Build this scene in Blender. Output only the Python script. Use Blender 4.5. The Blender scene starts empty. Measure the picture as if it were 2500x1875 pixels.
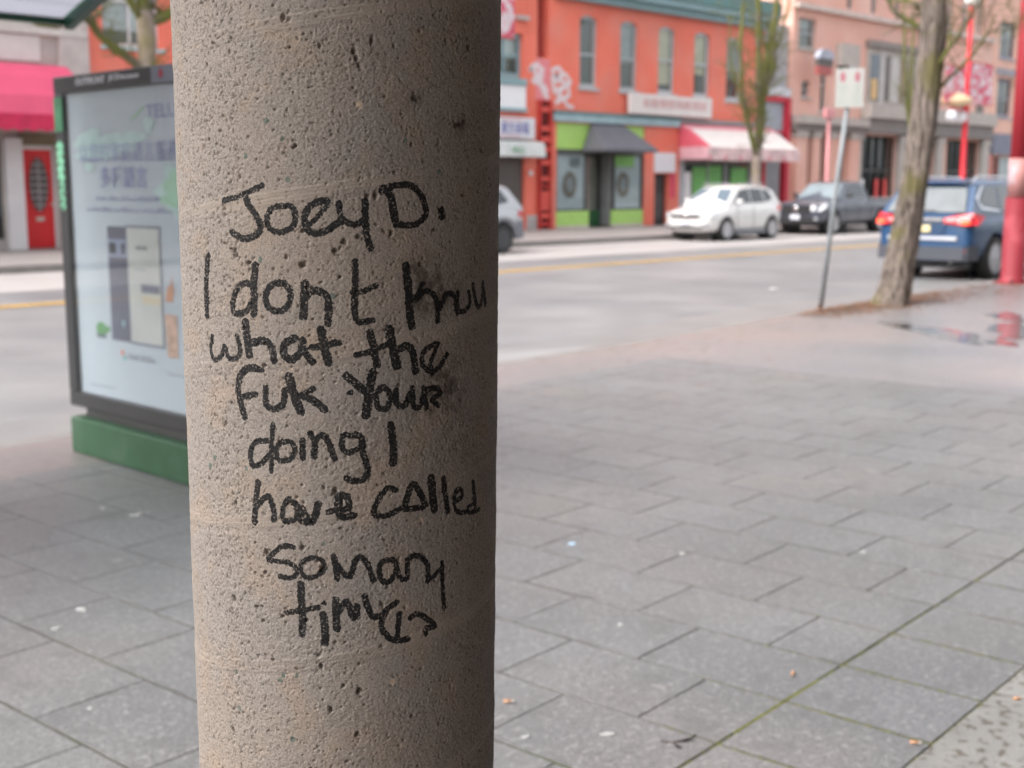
import bpy, bmesh, math, random
import numpy as np
from mathutils import Vector, Matrix, Euler

random.seed(7)
SC = bpy.context.scene
COL = SC.collection
R = math.radians

# ------------------------------------------------------------------ camera, sky, sun, exposure
# world axes: x runs along the street, y across it, z up; the near pavement is z = 0
cd = bpy.data.cameras.new("camera")
cam = bpy.data.objects.new("camera", cd)
COL.objects.link(cam)
cam.location = (0, 0, 1.57)
cam.rotation_euler = (R(90 - 8.99), 0, R(-46))
cd.sensor_width = 36
cd.lens = 36 * 3100 / 2500
cd.clip_start = 0.05
cd.clip_end = 1500
cd.dof.use_dof = True
cd.dof.focus_distance = 1.13
cd.dof.aperture_fstop = 8.0
cd.dof.aperture_blades = 9
SC.camera = cam

wd = bpy.data.worlds.new("World")
SC.world = wd
wd.use_nodes = True
nt = wd.node_tree
nt.nodes.clear()
sky = nt.nodes.new("ShaderNodeTexSky")
sky.sky_type = 'NISHITA'
sky.sun_disc = False
sky.sun_elevation = R(48)
sky.sun_rotation = R(-76)
sky.dust_density = 4.0
sky.air_density = 1.0
sky.ozone_density = 1.0
hs = nt.nodes.new("ShaderNodeHueSaturation")
hs.inputs["Saturation"].default_value = 0.22
bg = nt.nodes.new("ShaderNodeBackground")
bg.inputs["Strength"].default_value = 0.15
wo = nt.nodes.new("ShaderNodeOutputWorld")
nt.links.new(sky.outputs[0], hs.inputs["Color"])
nt.links.new(hs.outputs[0], bg.inputs[0])
nt.links.new(bg.outputs[0], wo.inputs[0])

ld = bpy.data.lights.new("sun", 'SUN')
ld.energy = 1.15
ld.angle = R(50)
ld.color = (1.0, 0.97, 0.93)
sun = bpy.data.objects.new("sun", ld)
COL.objects.link(sun)
az, el = R(166), R(48)
d = Vector((math.cos(az) * math.cos(el), math.sin(az) * math.cos(el), math.sin(el)))
sun.rotation_euler = d.to_track_quat('Z', 'Y').to_euler()
sun.location = (-20, 0, 40)

SC.view_settings.view_transform = 'Standard'
SC.view_settings.look = 'None'
SC.view_settings.gamma = 1
SC.view_settings.exposure = 1.45
SC.view_settings.use_curve_mapping = False
SC.cycles.max_bounces = 8
SC.cycles.transparent_max_bounces = 12
SC.cycles.caustics_reflective = False
SC.cycles.caustics_refractive = False
SC.cycles.use_denoising = True
SC.cycles.use_adaptive_sampling = True
SC.cycles.adaptive_threshold = 0.015

# ------------------------------------------------------------------ materials
MATS = {}

def mat(name, col=(.5, .5, .5), rough=.6, var=.12, scale=3.0, bump=0.0, bscale=60, metal=0.0, emit=0.0,
        col2=None, c2scale=1.2, c2lo=.5, c2hi=.62, rnd=0.0, spec=.5, coat=0.0, detail=4):
    """principled material: base colour with world-space mottling, optional second colour in patches, fine bump"""
    if name in MATS:
        return MATS[name]
    m = bpy.data.materials.new(name)
    m.use_nodes = True
    n = m.node_tree
    b = n.nodes["Principled BSDF"]
    geo = n.nodes.new("ShaderNodeNewGeometry")
    nz = n.nodes.new("ShaderNodeTexNoise")
    nz.inputs["Scale"].default_value = scale
    nz.inputs["Detail"].default_value = detail
    n.links.new(geo.outputs["Position"], nz.inputs["Vector"])
    mr = n.nodes.new("ShaderNodeMapRange")
    mr.inputs["From Min"].default_value = .3
    mr.inputs["From Max"].default_value = .7
    mr.inputs["To Min"].default_value = 1 - var
    mr.inputs["To Max"].default_value = 1 + var
    n.links.new(nz.outputs["Fac"], mr.inputs["Value"])
    src = None
    if col2 is not None:
        nz2 = n.nodes.new("ShaderNodeTexNoise")
        nz2.inputs["Scale"].default_value = c2scale
        nz2.inputs["Detail"].default_value = 6
        n.links.new(geo.outputs["Position"], nz2.inputs["Vector"])
        r2 = n.nodes.new("ShaderNodeMapRange")
        r2.inputs["From Min"].default_value = c2lo
        r2.inputs["From Max"].default_value = c2hi
        n.links.new(nz2.outputs["Fac"], r2.inputs["Value"])
        mx = n.nodes.new("ShaderNodeMix")
        mx.data_type = 'RGBA'
        mx.inputs["A"].default_value = (*col, 1)
        mx.inputs["B"].default_value = (*col2, 1)
        n.links.new(r2.outputs[0], mx.inputs["Factor"])
        src = mx.outputs["Result"]
    hv = n.nodes.new("ShaderNodeHueSaturation")
    if src is None:
        hv.inputs["Color"].default_value = (*col, 1)
    else:
        n.links.new(src, hv.inputs["Color"])
    val = mr.outputs[0]
    if rnd:
        oi = n.nodes.new("ShaderNodeObjectInfo")
        m2 = n.nodes.new("ShaderNodeMapRange")
        m2.inputs["To Min"].default_value = 1 - rnd
        m2.inputs["To Max"].default_value = 1 + rnd
        n.links.new(oi.outputs["Random"], m2.inputs["Value"])
        mm = n.nodes.new("ShaderNodeMath")
        mm.operation = 'MULTIPLY'
        n.links.new(val, mm.inputs[0])
        n.links.new(m2.outputs[0], mm.inputs[1])
        val = mm.outputs[0]
    n.links.new(val, hv.inputs["Value"])
    n.links.new(hv.outputs[0], b.inputs["Base Color"])
    b.inputs["Roughness"].default_value = rough
    b.inputs["Metallic"].default_value = metal
    b.inputs["Specular IOR Level"].default_value = spec
    b.inputs["Coat Weight"].default_value = coat
    if emit:
        b.inputs["Emission Color"].default_value = (*col, 1)
        b.inputs["Emission Strength"].default_value = emit
    if bump:
        nb = n.nodes.new("ShaderNodeTexNoise")
        nb.inputs["Scale"].default_value = bscale
        nb.inputs["Detail"].default_value = 5
        n.links.new(geo.outputs["Position"], nb.inputs["Vector"])
        bp = n.nodes.new("ShaderNodeBump")
        bp.inputs["Strength"].default_value = bump
        bp.inputs["Distance"].default_value = .01
        n.links.new(nb.outputs["Fac"], bp.inputs["Height"])
        n.links.new(bp.outputs[0], b.inputs["Normal"])
    MATS[name] = m
    return m


def glass_mat(name, tint=(.9, .95, .95), refl=.05):
    m = bpy.data.materials.new(name)
    m.use_nodes = True
    n = m.node_tree
    n.nodes.clear()
    t = n.nodes.new("ShaderNodeBsdfTransparent")
    t.inputs[0].default_value = (*tint, 1)
    g = n.nodes.new("ShaderNodeBsdfGlossy")
    g.inputs["Roughness"].default_value = .03
    f = n.nodes.new("ShaderNodeLayerWeight")
    pw = n.nodes.new("ShaderNodeMath")
    pw.operation = 'POWER'
    pw.inputs[1].default_value = 4
    a = n.nodes.new("ShaderNodeMath")
    a.operation = 'MULTIPLY_ADD'
    a.inputs[1].default_value = .8
    a.inputs[2].default_value = refl
    mx = n.nodes.new("ShaderNodeMixShader")
    o = n.nodes.new("ShaderNodeOutputMaterial")
    n.links.new(f.outputs["Facing"], pw.inputs[0])
    n.links.new(pw.outputs[0], a.inputs[0])
    n.links.new(a.outputs[0], mx.inputs[0])
    n.links.new(t.outputs[0], mx.inputs[1])
    n.links.new(g.outputs[0], mx.inputs[2])
    n.links.new(mx.outputs[0], o.inputs[0])
    return m


GLASS = glass_mat("window_glass")


def bark_mat(name, dark, light, mossc, mlo, mhi, sc=26):
    """furrowed bark: ridges stretched along the stem, moss in soft patches"""
    m = mat(name, light, .92)
    n = m.node_tree
    L = n.links
    b = n.nodes["Principled BSDF"]
    geo = [x for x in n.nodes if x.type == 'NEW_GEOMETRY'][0]
    mp = n.nodes.new("ShaderNodeMapping")
    mp.inputs["Scale"].default_value = (1, 1, .16)
    L.new(geo.outputs["Position"], mp.inputs["Vector"])
    z = n.nodes.new("ShaderNodeTexNoise")
    z.inputs["Scale"].default_value = sc
    z.inputs["Detail"].default_value = 7
    z.inputs["Roughness"].default_value = .65
    z.inputs["Distortion"].default_value = .6
    L.new(mp.outputs[0], z.inputs["Vector"])
    r = n.nodes.new("ShaderNodeMapRange")
    r.inputs["From Min"].default_value = .40
    r.inputs["From Max"].default_value = .58
    L.new(z.outputs["Fac"], r.inputs["Value"])
    mx = n.nodes.new("ShaderNodeMix")
    mx.data_type = 'RGBA'
    mx.inputs["A"].default_value = (*dark, 1)
    mx.inputs["B"].default_value = (*light, 1)
    L.new(r.outputs[0], mx.inputs["Factor"])
    z2 = n.nodes.new("ShaderNodeTexNoise")
    z2.inputs["Scale"].default_value = 2.2
    z2.inputs["Detail"].default_value = 8
    L.new(geo.outputs["Position"], z2.inputs["Vector"])
    r2 = n.nodes.new("ShaderNodeMapRange")
    r2.inputs["From Min"].default_value = mlo
    r2.inputs["From Max"].default_value = mhi
    r2.inputs["To Max"].default_value = .85
    L.new(z2.outputs["Fac"], r2.inputs["Value"])
    m2 = n.nodes.new("ShaderNodeMix")
    m2.data_type = 'RGBA'
    m2.inputs["B"].default_value = (*mossc, 1)
    L.new(mx.outputs["Result"], m2.inputs["A"])
    L.new(r2.outputs[0], m2.inputs["Factor"])
    L.new(m2.outputs["Result"], b.inputs["Base Color"])
    bp = n.nodes.new("ShaderNodeBump")
    bp.inputs["Strength"].default_value = 1
    bp.inputs["Distance"].default_value = .03
    L.new(z.outputs["Fac"], bp.inputs["Height"])
    L.new(bp.outputs[0], b.inputs["Normal"])
    return m

# ------------------------------------------------------------------ mesh helpers

class MB:
    """collects shapes and links them as one mesh object"""
    def __init__(s):
        s.v, s.f = [], []

    def add(s, vs, fs):
        o = len(s.v)
        s.v += [tuple(p) for p in vs]
        s.f += [tuple(i + o for i in q) for q in fs]
        return s

    def box(s, x0, x1, y0, y1, z0, z1, M=None):
        vs = [(x, y, z) for z in (z0, z1) for y in (y0, y1) for x in (x0, x1)]
        if M is not None:
            vs = [M @ Vector(p) for p in vs]
        return s.add(vs, [(0, 2, 3, 1), (4, 5, 7, 6), (0, 1, 5, 4), (2, 6, 7, 3), (0, 4, 6, 2), (1, 3, 7, 5)])

    def prism(s, pts, off):
        """flat polygon pts (3-D) extruded by vector off"""
        n = len(pts)
        off = Vector(off)
        vs = [Vector(p) for p in pts] + [Vector(p) + off for p in pts]
        fs = [tuple(range(n - 1, -1, -1)), tuple(range(n, 2 * n))]
        fs += [(i, (i + 1) % n, n + (i + 1) % n, n + i) for i in range(n)]
        return s.add(vs, fs)

    def tube(s, pts, rads, k=8, cap=True, wob=0.0):
        pts = [Vector(p) for p in pts]
        if not isinstance(rads, (list, tuple)):
            rads = [rads] * len(pts)
        up = Vector((0.13, 0.27, .95)).normalized()
        vs = []
        n = len(pts)
        for i, p in enumerate(pts):
            t = (pts[min(i + 1, n - 1)] - pts[max(i - 1, 0)]).normalized()
            a = t.cross(up)
            if a.length < .1:
                a = t.cross(Vector((1, 0, 0)))
            a.normalize()
            b = t.cross(a)
            for j in range(k):
                an = 2 * math.pi * j / k
                r = rads[i] * (1 + (wob * (random.random() - .5) if wob else 0))
                vs.append(p + a * math.cos(an) * r + b * math.sin(an) * r)
        fs = []
        for i in range(n - 1):
            for j in range(k):
                fs.append((i * k + j, i * k + (j + 1) % k, (i + 1) * k + (j + 1) % k, (i + 1) * k + j))
        if cap:
            fs.append(tuple(range(k - 1, -1, -1)))
            fs.append(tuple((n - 1) * k + j for j in range(k)))
        return s.add(vs, fs)

    def lathe(s, prof, k=24, M=None):
        """profile [(r, h)] turned about local z"""
        vs, n = [], len(prof)
        for r, h in prof:
            for j in range(k):
                a = 2 * math.pi * j / k
                p = Vector((r * math.cos(a), r * math.sin(a), h))
                vs.append(M @ p if M is not None else p)
        fs = []
        for i in range(n - 1):
            for j in range(k):
                fs.append((i * k + j, i * k + (j + 1) % k, (i + 1) * k + (j + 1) % k, (i + 1) * k + j))
        fs.append(tuple(range(k - 1, -1, -1)))
        fs.append(tuple((n - 1) * k + j for j in range(k)))
        return s.add(vs, fs)

    def loft(s, rings, cap=True):
        k = len(rings[0])
        vs = [p for r in rings for p in r]
        fs = []
        for i in range(len(rings) - 1):
            for j in range(k):
                fs.append((i * k + j, i * k + (j + 1) % k, (i + 1) * k + (j + 1) % k, (i + 1) * k + j))
        if cap:
            fs.append(tuple(range(k - 1, -1, -1)))
            fs.append(tuple((len(rings) - 1) * k + j for j in range(k)))
        return s.add(vs, fs)

    def build(s, name, m, parent=None, smooth=False, bevel=0.0, loc=None):
        me = bpy.data.meshes.new(name)
        me.from_pydata([tuple(p) for p in s.v], [], s.f)
        bm = bmesh.new()
        bm.from_mesh(me)
        bmesh.ops.recalc_face_normals(bm, faces=bm.faces)
        bm.to_mesh(me)
        bm.free()
        if m is not None:
            me.materials.append(m)
        o = bpy.data.objects.new(name, me)
        COL.objects.link(o)
        if parent is not None:
            o.parent = parent
        if loc is not None:
            o.location = loc
        if smooth:
            for p in me.polygons:
                p.use_smooth = True
        if bevel:
            bv = o.modifiers.new("bevel", 'BEVEL')
            bv.width = bevel
            bv.segments = 2
            bv.limit_method = 'ANGLE'
        return o


def tag(o, label=None, cat=None, group=None, kind=None):
    if label: o["label"] = label
    if cat: o["category"] = cat
    if group: o["group"] = group
    if kind: o["kind"] = kind
    return o


def thing(name, label, cat, group=None, loc=(0, 0, 0)):
    o = bpy.data.objects.new(name, None)
    o.empty_display_size = .2
    COL.objects.link(o)
    o.location = loc
    return tag(o, label, cat, group)


def bx(name, m, parent, x0, x1, y0, y1, z0, z1, bevel=0.0, M=None):
    return MB().box(x0, x1, y0, y1, z0, z1, M).build(name, m, parent, bevel=bevel)


def rel(parent, p):
    return (p[0] - parent.location[0], p[1] - parent.location[1], p[2] - parent.location[2])


def copy_tree(o, parent=None):
    kids = [c for c in bpy.data.objects if c.parent == o]
    c = o.copy()
    COL.objects.link(c)
    if parent is not None:
        c.parent = parent
    for k in kids:
        copy_tree(k, c)
    return c


def text_mesh(name, s, m, parent, origin, xdir, width=None, height=None, depth=.004, bold=0.0):
    """lettering turned into a thin mesh; xdir = reading direction, text stands upright; origin = lower left"""
    cu = bpy.data.curves.new(name, 'FONT')
    cu.body = s
    cu.extrude = .02
    cu.offset = bold
    cu.resolution_u = 2
    t = bpy.data.objects.new(name, cu)
    COL.objects.link(t)
    dg = bpy.context.evaluated_depsgraph_get()
    me = bpy.data.meshes.new_from_object(t.evaluated_get(dg))
    bpy.data.objects.remove(t)
    bpy.data.curves.remove(cu)
    n = len(me.vertices)
    co = np.empty(n * 3)
    me.vertices.foreach_get("co", co)
    co = co.reshape(-1, 3)
    mn, mx = co.min(0), co.max(0)
    w, h = mx[0] - mn[0], mx[1] - mn[1]
    sx = (width / w) if width else None
    sy = (height / h) if height else sx
    if sx is None: sx = sy
    xd = np.array(xdir, float)
    xd /= np.linalg.norm(xd)
    up = np.array((0, 0, 1.))
    nd = np.cross(xd, up)
    lx = (co[:, 0] - mn[0]) * sx
    ly = (co[:, 1] - mn[1]) * sy
    lz = (co[:, 2] - mn[2]) / .04 * depth
    out = np.array(origin)[None] + lx[:, None] * xd + ly[:, None] * up + lz[:, None] * nd
    me.vertices.foreach_set("co", out.astype(np.float32).ravel())
    me.materials.clear()
    me.materials.append(m)
    me.update()
    o = bpy.data.objects.new(name, me)
    COL.objects.link(o)
    if parent: o.parent = parent
    return o


def ribbon(mb, pts, w, xo, yo, zo, xdir, depth=.004):
    """flat brush stroke on an upright plane: pts are (along, up)"""
    xd = Vector(xdir).normalized()
    nd = xd.cross(Vector((0, 0, 1)))
    O = Vector((xo, yo, zo))
    n = len(pts)
    for i in range(n - 1):
        a, b = Vector(pts[i]), Vector(pts[i + 1])
        t = (b - a)
        if t.length < 1e-6: continue
        t.normalize()
        q = Vector((-t.y, t.x)) * w / 2
        a2, b2 = a - t * w * .3, b + t * w * .3
        c = [a2 - q, b2 - q, b2 + t * w * .15, b2 + q, a2 + q, a2 - t * w * .15]
        mb.prism([O + xd * p.x + Vector((0, 0, 1)) * p.y for p in c], nd * (depth + .0004 * i))


def blob(mb, cx, cz, rx, rz, xo, yo, zo, xdir, depth=.003, k=18, seed=0, rag=.2):
    rr = random.Random(seed)
    xd = Vector(xdir).normalized()
    nd = xd.cross(Vector((0, 0, 1)))
    O = Vector((xo, yo, zo))
    ph = [rr.uniform(0, 6.28) for _ in range(4)]
    pts = []
    for i in range(k):
        a = 2 * math.pi * i / k
        r = 1 + rag * (math.sin(2 * a + ph[0]) * .5 + math.sin(3 * a + ph[1]) * .4 + math.sin(5 * a + ph[2]) * .3)
        pts.append(O + xd * (cx + rx * r * math.cos(a)) + Vector((0, 0, 1)) * (cz + rz * r * math.sin(a)))
    mb.prism(pts, nd * depth)


def wall_mesh(x0, x1, z0, z1, y, th, holes, name, m, parent):
    """upright wall facing -y with real openings and reveals; a hole may carry an arch rise as 5th value"""
    xs = sorted(set([x0, x1] + [h[0] for h in holes] + [h[1] for h in holes]))
    zs = sorted(set([z0, z1] + [h[2] for h in holes] + [h[3] for h in holes]))
    xs = [x for x in xs if x0 <= x <= x1]
    zs = [z for z in zs if z0 <= z <= z1]
    mb = MB()
    for i in range(len(xs) - 1):
        for j in range(len(zs) - 1):
            cx, cz = (xs[i] + xs[i + 1]) / 2, (zs[j] + zs[j + 1]) / 2
            if any(h[0] < cx < h[1] and h[2] < cz < h[3] for h in holes):
                continue
            a, b, c, e = xs[i], xs[i + 1], zs[j], zs[j + 1]
            mb.add([(a, y, c), (b, y, c), (b, y, e), (a, y, e)], [(0, 1, 2, 3)])
    for h in holes:
        a, b, c, e = h[:4]
        mb.add([(a, y, c), (b, y, c), (b, y, e), (a, y, e), (a, y + th, c), (b, y + th, c), (b, y + th, e), (a, y + th, e)],
               [(0, 4, 5, 1), (1, 5, 6, 2), (2, 6, 7, 3), (3, 7, 4, 0)])
        if len(h) > 4:
            rise = h[4]
            n = 8
            arc = []
            for i in range(n + 1):
                u = i / n
                arc.append((a + (b - a) * u, y, e - rise + rise * math.sin(math.pi * u) ** .8))
            mb.prism([(a, y, e)] + arc[:n // 2 + 1], (0, th * .9, 0))
            mb.prism(arc[n // 2:] + [(b, y, e)], (0, th * .9, 0))
    # sides, top and body depth
    D = 9
    mb.add([(x0, y, z0), (x0, y + D, z0), (x0, y + D, z1), (x0, y, z1), (x1, y, z0), (x1, y + D, z0), (x1, y + D, z1), (x1, y, z1)],
           [(0, 3, 2, 1), (4, 5, 6, 7), (3, 7, 6, 2), (1, 2, 6, 5)])
    return mb.build(name, m, parent)


def window(parent, x0, x1, z0, z1, y, fm, blindm=None, inset=.16, fw=.07, rail=(.5,), blind_drop=.6, mull=(), sill=None, name="window"):
    """sash window set back in its opening: frame, glass panes, a blind, a dark room behind"""
    mb = MB()
    ya, yb = y + inset, y + inset + .07
    mb.box(x0 + .002, x0 + fw, ya, yb, z0, z1).box(x1 - fw, x1 - .002, ya, yb, z0, z1)
    mb.box(x0 + fw, x1 - fw, ya, yb, z0 + .002, z0 + fw * 1.3).box(x0 + fw, x1 - fw, ya, yb, z1 - fw * 1.2, z1 - .002)
    zr = [z0 + (z1 - z0) * r for r in rail]
    for z in zr:
        mb.box(x0 + fw, x1 - fw, ya - .01, yb - .01, z - .035, z + .035)
    xr = [x0 + (x1 - x0) * r for r in mull]
    for x in xr:
        mb.box(x - .03, x + .03, ya - .006, yb - .006, z0 + fw * 1.3, z1 - fw * 1.2)
    f = mb.build(name, fm, parent)
    zz = [z0 + fw * 1.3] + zr + [z1 - fw * 1.2]
    for i in range(len(zz) - 1):
        bx("pane", GLASS, f, x0 + fw, x1 - fw, ya + .03, ya + .04, zz[i] + (.03 if i else 0), zz[i + 1] - (.03 if i < len(zz) - 2 else 0))
    if blindm is not None:
        bx("blind", blindm, f, x0 + .05, x1 - .05, ya + .13, ya + .14, z1 - (z1 - z0) * blind_drop, z1 - .02)
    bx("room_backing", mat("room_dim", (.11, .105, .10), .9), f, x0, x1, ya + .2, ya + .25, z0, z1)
    if sill is not None:
        bx("sill", sill, f, x0 - .08, x1 + .08, y - .07, y + inset - .004, z0 - .1, z0 - .003)
    return f

# ------------------------------------------------------------------ ground
asphalt = mat("asphalt", (.165, .165, .17), .45, .16, .9, bump=.5, bscale=120, col2=(.205, .20, .20), c2scale=.3, c2lo=.42, c2hi=.6, detail=9)
concrete_lane = mat("concrete_lane", (.37, .345, .335), .5, .08, 1.2, bump=.2, bscale=120)
earth = mat("earth", (.12, .1, .085), .9, .2)
far_pave = mat("far_pavement", (.27, .245, .235), .6, .1, 1.1, bump=.2, bscale=60)
kerb_m = mat("kerb_stone", (.20, .185, .175), .6, .12, 4, bump=.3, bscale=90)

KERB = [(-60, 4.7), (-20, 6.35), (3.3, 7.55), (10, 7.98), (14, 8.42), (20, 8.72), (60, 9.1), (140, 9.3)]


def kerb_y(x):
    for (a, ya), (b, yb) in zip(KERB, KERB[1:]):
        if a <= x <= b:
            return ya + (yb - ya) * (x - a) / (b - a)
    return 9


def strip(name, m, pts_lo, pts_hi, z, **kw):
    mb = MB()
    n = len(pts_lo)
    vs = [(x, y, z) for x, y in pts_lo] + [(x, y, z) for x, y in pts_hi]
    mb.add(vs, [(i, i + 1, n + i + 1, n + i) for i in range(n - 1)])
    o = mb.build(name, m)
    return tag(o, kind='structure', **kw)


g = MB().add([(-400, -400, -.33), (500, -400, -.33), (500, 500, -.33), (-400, 500, -.33)], [(0, 1, 2, 3)]).build("ground", earth)
tag(g, kind='structure')
xs = [-60, -20, 3.3, 10, 14, 20, 60, 140]
strip("road", asphalt, KERB, [(x, 23.8) for x in xs], -.15)
strip("parking_lane", concrete_lane, [(x, 19.75) for x in xs], [(x, 23.79) for x in xs], -.145)
pan_m = mat("gutter_concrete", (.19, .182, .18), .5, .1, 1.3, bump=.2, bscale=90)
strip("gutter", pan_m, [(x, y + .01) for x, y in KERB], [(x, y + 1.35) for x, y in KERB], -.145)
yel = mat("road_paint_yellow", (.62, .36, .07), .6, .2, 8, col2=(.4, .28, .12), c2scale=6, c2lo=.5, c2hi=.75)
ym = MB()
ym.add([(-60, 17.28, -.141), (140, 17.28, -.141), (140, 17.4, -.141), (-60, 17.4, -.141)], [(0, 1, 2, 3)])
ym.add([(-60, 17.5, -.141), (140, 17.5, -.141), (140, 17.62, -.141), (-60, 17.62, -.141)], [(0, 1, 2, 3)])
tag(ym.build("road_marking", yel), kind='structure')
# far pavement with its kerb
mb = MB().box(-60, 140, 23.95, 30.5, -.32, 0)
tag(mb.build("far_pavement", far_pave), kind='structure')
tag(MB().box(-60, 140, 23.8, 23.948, -.32, -.004).build("far_kerb", kerb_m), kind='structure')
# near kerb, one stone run following the pavement edge
km = MB()
for (a, ya), (b, yb) in zip(KERB, KERB[1:]):
    km.prism([(a, ya - .15, -.3), (b, yb - .15, -.3), (b, yb, -.3), (a, ya, -.3)], (0, 0, .298))
tag(km.build("kerb", kerb_m), kind='structure')

# near pavement: a frame turned 3.6 degrees like the slabs
GA = R(3.6)
GO = Vector((2.85, 1.945, 0))
ga = Vector((math.cos(GA), math.sin(GA), 0))
gb = Vector((-math.sin(GA), math.cos(GA), 0))


def gp(a, b, z=0):
    p = GO + ga * a + gb * b
    return (p.x, p.y, z)


def pave_material():
    """weathered pavement sheet: grey setting with pinkish-brown dirt near the kerb, gum spots and faint joints"""
    m = mat("pavement", (.185, .187, .197), .34, .14, .8, spec=.75, bump=.3, bscale=120, col2=(.225, .20, .195), c2scale=.4, c2lo=.42, c2hi=.66, detail=8)
    n = m.node_tree
    b = n.nodes["Principled BSDF"]
    srcl = b.inputs["Base Color"].links[0].from_socket
    geo = [x for x in n.nodes if x.type == 'NEW_GEOMETRY'][0]
    # dirt that gathers along the kerb line
    sep = n.nodes.new("ShaderNodeSeparateXYZ")
    n.links.new(geo.outputs["Position"], sep.inputs[0])
    mu = n.nodes.new("ShaderNodeMath"); mu.operation = 'MULTIPLY_ADD'
    mu.inputs[1].default_value = -.07; mu.inputs[2].default_value = 0
    n.links.new(sep.outputs[0], mu.inputs[0])
    ad = n.nodes.new("ShaderNodeMath"); ad.operation = 'ADD'
    n.links.new(sep.outputs[1], ad.inputs[0]); n.links.new(mu.outputs[0], ad.inputs[1])
    nz = n.nodes.new("ShaderNodeTexNoise"); nz.inputs["Scale"].default_value = .8; nz.inputs["Detail"].default_value = 6
    n.links.new(geo.outputs["Position"], nz.inputs["Vector"])
    a2 = n.nodes.new("ShaderNodeMath"); a2.operation = 'MULTIPLY_ADD'; a2.inputs[1].default_value = 3.6
    n.links.new(nz.outputs["Fac"], a2.inputs[0]); n.links.new(ad.outputs[0], a2.inputs[2])
    mr = n.nodes.new("ShaderNodeMapRange")
    mr.inputs["From Min"].default_value = 6.6; mr.inputs["From Max"].default_value = 9.6
    mr.inputs["To Max"].default_value = .85
    n.links.new(a2.outputs[0], mr.inputs["Value"])
    mx = n.nodes.new("ShaderNodeMix"); mx.data_type = 'RGBA'
    mx.inputs["B"].default_value = (.20, .165, .15, 1)
    n.links.new(mr.outputs[0], mx.inputs["Factor"]); n.links.new(srcl, mx.inputs["A"])
    # speckle of grit
    vz = n.nodes.new("ShaderNodeTexNoise"); vz.inputs["Scale"].default_value = 14; vz.inputs["Detail"].default_value = 8
    n.links.new(geo.outputs["Position"], vz.inputs["Vector"])
    vr = n.nodes.new("ShaderNodeMapRange"); vr.inputs["From Min"].default_value = .35; vr.inputs["From Max"].default_value = .65
    vr.inputs["To Min"].default_value = .86; vr.inputs["To Max"].default_value = 1.12
    n.links.new(vz.outputs["Fac"], vr.inputs["Value"])
    h2 = n.nodes.new("ShaderNodeHueSaturation")
    n.links.new(mx.outputs["Result"], h2.inputs["Color"]); n.links.new(vr.outputs[0], h2.inputs["Value"])
    n.links.new(h2.outputs[0], b.inputs["Base Color"])
    return m


pave = pave_material()
A0, A1, B1 = -1.95, 6.63, 4.59
LOW = 4.3  # slabs start this deep under the far sheet
mb = MB()


def sheet(pts, z=0):
    mb.add([(x, y, z) for x, y, *_ in pts], [tuple(range(len(pts)))])


kp = [(x, y - .152) for x, y in KERB]
# far sheet: between the slab field and the kerb
tl, tr = gp(A0, B1), gp(A1, B1)
bl, br = gp(A0, -.5), gp(A1, -.5)
def kpt(x): return (x, kerb_y(x) - .152)
mb.add([tl, tr, (*kpt(tr[0]), 0), (*kpt(3.3), 0), (*kpt(tl[0]), 0)], [(0, 1, 2, 3, 4)])
mb.add([(-60, -10, 0), (bl[0], -10, 0), bl, tl, (*kpt(tl[0]), 0), (*kpt(-20), 0), (*kpt(-60), 0)], [tuple(range(7))])
mb.add([(br[0], -10, 0), (140, -10, 0), (*kpt(140), 0), (*kpt(60), 0), (*kpt(20), 0), (*kpt(14), 0), (*kpt(10), 0), (*kpt(tr[0]), 0), tr, br], [tuple(range(10))])
mb.add([(bl[0], -10, 0), (br[0], -10, 0), br, bl], [(0, 1, 2, 3)])
sidewalk = mb.build("sidewalk", pave)
tag(sidewalk, kind='structure')

# mortar bed seen in the joints
bedm = mat("joint_bed", (.065, .062, .055), .9, .3, 20, col2=(.06, .08, .02), c2scale=3, c2lo=.5, c2hi=.6)
bed = MB().add([gp(A0 - .01, -.5, -.0055), gp(A1 + .01, -.5, -.0055), gp(A1 + .01, B1 + .01, -.0055), gp(A0 - .01, B1 + .01, -.0055)], [(0, 1, 2, 3)])
tag(bed.build("paving", bedm), kind='structure')
paving = bpy.data.objects["paving"]

# far rows: joints filled level with trodden grit
grit = mat("joint_grit", (.125, .125, .125), .6, .25, 30)
gf = MB().add([gp(A0 - .01, 2.45, -.0018), gp(A1 + .01, 2.3, -.0018), gp(A1 + .01, B1 + .01, -.0022), gp(A0 - .01, B1 + .01, -.0022)], [(0, 1, 2, 3)]).build("joint_grit", grit)
gf["kind"] = 'structure'

slab_m = mat("slab_stone", (.150, .154, .161), .34, .18, 1.2, spec=.75, bump=.6, bscale=200, rnd=.05, col2=(.17, .163, .16), c2scale=.8, c2lo=.45, c2hi=.66, detail=9)
nn = slab_m.node_tree
_b = nn.nodes["Principled BSDF"]
_s = _b.inputs["Base Color"].links[0].from_socket
_geo = [x for x in nn.nodes if x.type == 'NEW_GEOMETRY'][0]
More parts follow.
